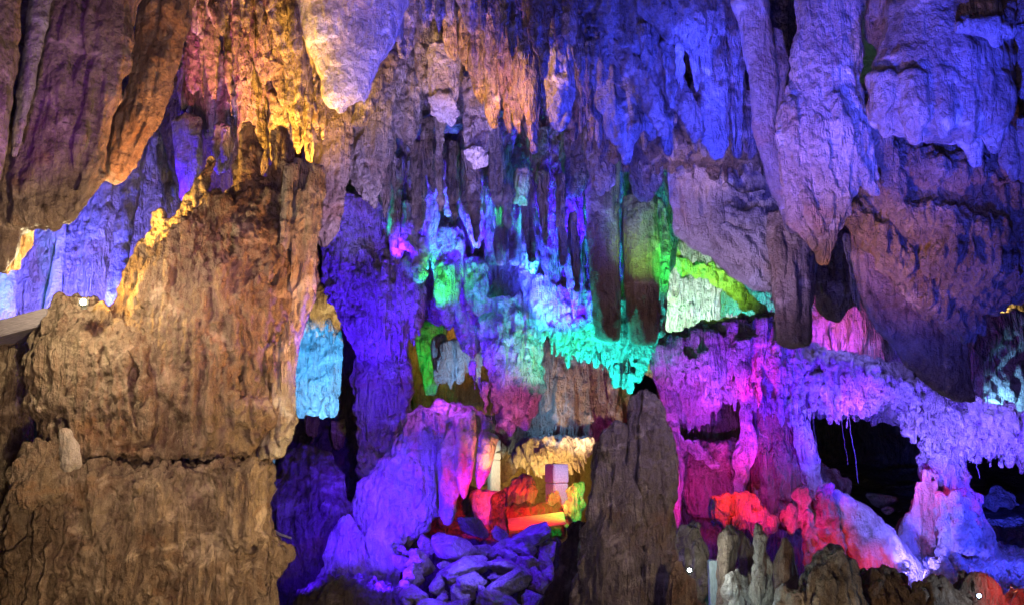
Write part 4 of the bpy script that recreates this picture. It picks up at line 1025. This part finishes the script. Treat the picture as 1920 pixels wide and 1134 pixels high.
def boulder(x, y, rx, ry, D, rot=0, label=None, group='lit boulders of the rubble bank', tone='pale'):
    src = BM[random.randrange(9)]; me = src.copy() if False else src
    o = bpy.data.objects.new('boulder', me.copy()); sc.collection.objects.link(o)
    o.data.materials.append(rock(tone, D, flute=.1, coral=.25, crag=1.3))
    s = mpp(D)*1.2; p = P(x, y+ry, D); o.location = tuple(p)
    o.scale = (rx*s, max(rx, ry)*s*.8, ry*s/.72); o.rotation_euler = (random.uniform(-.35, .35), rot+random.uniform(-.25, .25), random.uniform(-3, 3))
    thing(o, label or 'violet lit angular boulder piled in the rubble bank in the bottom centre', 'boulder', group)
    return o
BL = [(800,1018,27,19,12.6,0),(844,1030,36,24,12.3,.1),(790,1062,34,20,12.2,-.3),(870,1068,44,15,12.0,-.1),(898,1034,24,15,12.5,.1),(930,1030,22,20,12.7,0),(850,1084,20,8,11.8,0),
      (888,1092,28,18,11.7,.1),(820,1098,24,20,11.8,0),(865,1116,22,22,11.6,.2),(945,1060,40,18,12.1,0),(935,1082,16,6,11.8,-.2),(965,1090,42,22,11.8,.1),(920,1126,38,18,11.4,.1),
      (765,1085,26,20,12.0,.2),(775,1112,30,20,11.7,0),(812,1134,28,18,11.5,0),(936,1002,18,14,12.8,0),(995,1055,24,22,12.2,.5),(985,1030,26,16,12.6,0),(1018,1062,18,26,12.3,.2),
      (1032,1035,14,24,12.5,0),(1000,1124,28,20,11.6,0),(866,1138,24,14,11.3,0),(962,1140,34,16,11.2,0),(750,1052,22,18,12.4,.3),(735,1120,26,20,11.9,0),(960,1020,16,12,12.7,0),
      (1010,1090,22,16,12.0,0),(905,1062,18,12,12.2,0),(830,1062,16,10,12.1,0),(790,1140,26,16,11.4,0),(1030,1085,20,20,12.1,.2),(905,1110,14,10,11.5,0)]
for b in BL: boulder(*b)
for i in range(34):
    x = random.uniform(740, 1040); y = random.uniform(1010, 1134); boulder(x, y, random.uniform(8, 17), random.uniform(6, 13), 12.9-(y-1000)*.011, random.uniform(-.5, .5))
boulder(1000, 1000, 42, 24, 12.6, .08, 'wide flat violet slab like boulder under the glowing red ledge', None)
boulder(885, 990, 36, 16, 13.2, .5, 'dim grey boulder tilted in the hollow above the rubble bank', None, 'grey')
for b in [(1200,985,0,0,0,0)][:0]: boulder(*b)
f = Form(13.6, .5); f.rows([(1010,760,1040),(1060,730,1060),(1120,720,1080),(1250,700,1090)], k=.3, ribs=16, rr=(14,26), lenf=(.1,.4))
add('rock_mass', 'violet bank of packed stone beneath the rubble boulders', 'rock', f, 'dark', matk=GR, lump=9)  # dark tone paints in the shade of the crevices between boulders
for x, y, r, D, lb in ((1595,1085,8,13,'tiny pale boulder left below the red glow'), (1665,955,9,17,'tiny blue boulder on the rim of the black cavity'), (1650,935,16,18.5,'dim violet boulder behind the smooth violet slope')):
    boulder(x, y, r*1.4, r, D, 0, lb, None)

# ============ man-made things
def box(name, c, s, m, parent=None, rot=(0,0,0), bev=.01, label=None, cat=None, group=None):
    import bmesh
    me = bpy.data.meshes.new(name); bm = bmesh.new(); bmesh.ops.create_cube(bm, size=1)
    bmesh.ops.scale(bm, vec=s, verts=bm.verts); bmesh.ops.bevel(bm, geom=bm.edges[:], offset=bev, segments=2, affect='EDGES')
    bm.to_mesh(me); bm.free(); me.materials.append(m)
    o = bpy.data.objects.new(name, me); sc.collection.objects.link(o); o.location = tuple(c); o.rotation_euler = rot
    if parent: o.parent = parent
    if label: thing(o, label, cat, group)
    return o
def empty(name, loc, label, cat, group=None, rz=0):
    o = bpy.data.objects.new(name, None); sc.collection.objects.link(o); o.location = tuple(loc); o.rotation_euler = (0,0,rz)
    thing(o, label, cat, group); return o
def stone_pillar(x, y0, ys, y1, wpx, D, rz, label, m):
    s = mpp(D); a, b, c = P(x, y0, D), P(x, ys, D), P(x, y1, D)
    e = empty('stone_pillar', c, label, 'pillar', rz=rz); W = wpx*s
    box('cap_block', (0, 0, (a[2]+b[2])/2-c[2]), (W, W, a[2]-b[2]-.02), m, e, bev=.015)
    box('shaft', (0, 0, (b[2]-c[2])/2), (W*.96, W*.96, b[2]-c[2]), m, e, bev=.015)
st = plain('dressed_stone', (.55,.54,.50), .7)
stone_pillar(1044, 868, 905, 960, 32, 17, .5, 'square pale grey stone pillar with joint under the golden fringe', st)
stone_pillar(926, 824, 862, 975, 20, 19, .35, 'narrow pale stone pillar left of the red lit rock', st)
s = mpp(14.9)
box('stone_ledge', P(1005, 977, 14.9), (105*s, .5, 5*s), plain('ledge_stone', (.6,.5,.45), .6), rot=(.25, math.radians(-7), 0), label='thin tilted red glowing stone ledge above the rubble bank', cat='ledge')
s = mpp(8.0)
box('concrete_ledge', P(20, 622, 8.3), (190*mpp(8.3), .5, 30*mpp(8.3)), plain('concrete', (.26,.24,.28), .6), rot=(0, math.radians(-15), 0), label='smooth sloping lavender concrete ledge at the left border', cat='ledge')
# floodlight with bright lens on the pillar ledge
def floodlight(x, y, D, size, col, es, label, rz=0, tilt=0, light=0, name='floodlight'):
    p = P(x, y, D); e = empty(name, p, label, 'floodlight', rz=rz); e.rotation_euler = (tilt, 0, rz)
    dk = plain('lamp_housing', (.05,.05,.05), .4, metal=.6)
    box('housing', (0, size*.25, 0), (size*1.5, size*.5, size*1.1), dk, e, bev=size*.08)
    box('bracket', (0, size*.3, -size*.8), (size*.9, size*.15, size*.5), dk, e, bev=size*.03)
    bl = plain('lamp_lens', (.8,.8,.8), .2, col, es)
    V, T = [], []; tube([(0, -size*.06, 0), (0, 0, 0.0001)], [size*.42]*2, 1, False, V, T, 20, size*.1)
    V = []; T = []; n_ = 24
    for q, h in ((.02, -.16), (.5, -.13), (.85, -.07), (1, .02), (.02, .03)):
        for j in range(n_): V.append((math.cos(j*2*math.pi/n_)*q*size*.45, h*size, math.sin(j*2*math.pi/n_)*q*size*.45))
    for i in range(4):
        for j in range(n_): T.append((i*n_+j, i*n_+(j+1) % n_, (i+1)*n_+(j+1) % n_, (i+1)*n_+j))
    me = to_mesh('lens', V, T); me.materials.append(bl); o = bpy.data.objects.new('lens', me); sc.collection.objects.link(o); o.parent = e
    if light:
        ld = bpy.data.lights.new('floodlight_glow', 'POINT'); ld.color = col; ld.energy = light; ld.shadow_soft_size = size*.5
        o = bpy.data.objects.new('floodlight_glow', ld); sc.collection.objects.link(o); o.location = tuple(p+np.array([.05, -.30, .16]))
floodlight(156, 566, 7.55, .06, (1,.80,.45), 40, 'bright amber floodlight on the left shoulder of the great pillar', light=60)
floodlight(1293, 1068, 10.9, .05, (.9,1,.95), 25, 'small white spot lamp beside the olive stalagmite in the lower right', light=10)
floodlight(1836, 1116, 10.0, .045, (.6,.75,1), 45, 'star bright bluish lamp at the bottom right among dark stalagmites', light=8)
floodlight(1692, 1080, 12.6, .07, (.6,.8,1), 4, 'pale blue lamp panel between two dark stalagmites below the slope', light=8)
s = mpp(11.3)
box('metal_post', P(1348, 1130, 11.3), (34*s, .12, 150*s), plain('grey_paint', (.35,.42,.42), .4), label='flat grey green metal post at the bottom edge beside the white spot lamp', cat='post')
box('green_glass_panel', P(1318, 1135, 11.7), (30*s, .3, 140*s), plain('dark_green_glass', (.04,.09,.08), .4), label='dark green glass panel left of the grey green post', cat='panel')  # opaque box standing in for dark green glass
# hanging roots and a cable
def wire(name, pts, D, r, m, label, cat):
    f = Form(D, 1); V, T = [], []
    cs = [P(x, y, D) for x, y in pts]; tube(cs, [r]*len(cs), 1, False, V, T, 6)
    me = to_mesh(name, V, T); me.materials.append(m); o = bpy.data.objects.new(name, me); sc.collection.objects.link(o); thing(o, label, cat); return o
rm = plain('root', (.22,.2,.2), .7)
def wig(x, y0, y1, dx, n=14): return [(x+dx*i/n+random.uniform(-1.5, 1.5), y0+(y1-y0)*i/n) for i in range(n+1)]
wire('hanging_root', wig(1588, 760, 905, 22), 15.8, .007, rm, 'longest thin pale root hanging in the black cavity', 'root')
wire('hanging_root', wig(1576, 780, 870, 14), 16.2, .005, rm, 'thin root just left of the longest one in the black cavity', 'root')
wire('hanging_root', wig(1523, 770, 835, 8), 15.9, .005, rm, 'short thin root at the left side of the black cavity', 'root')
wire('hanging_root', wig(1826, 845, 895, 10), 15.6, .009, rm, 'short thin root hanging in the right black cavity', 'root')
wire('cable', [(490,960),(497,978),(510,992),(525,1001),(545,1008)], 11.2, .016, plain('cable_sheath', (.5,.5,.55), .4), 'thin curved cable glinting violet right of the great pillar base', 'cable')

finish()
for c_, p_ in FACES:
    c_.parent = p_; c_.location = Vector(c_.location)-Vector(p_.location)
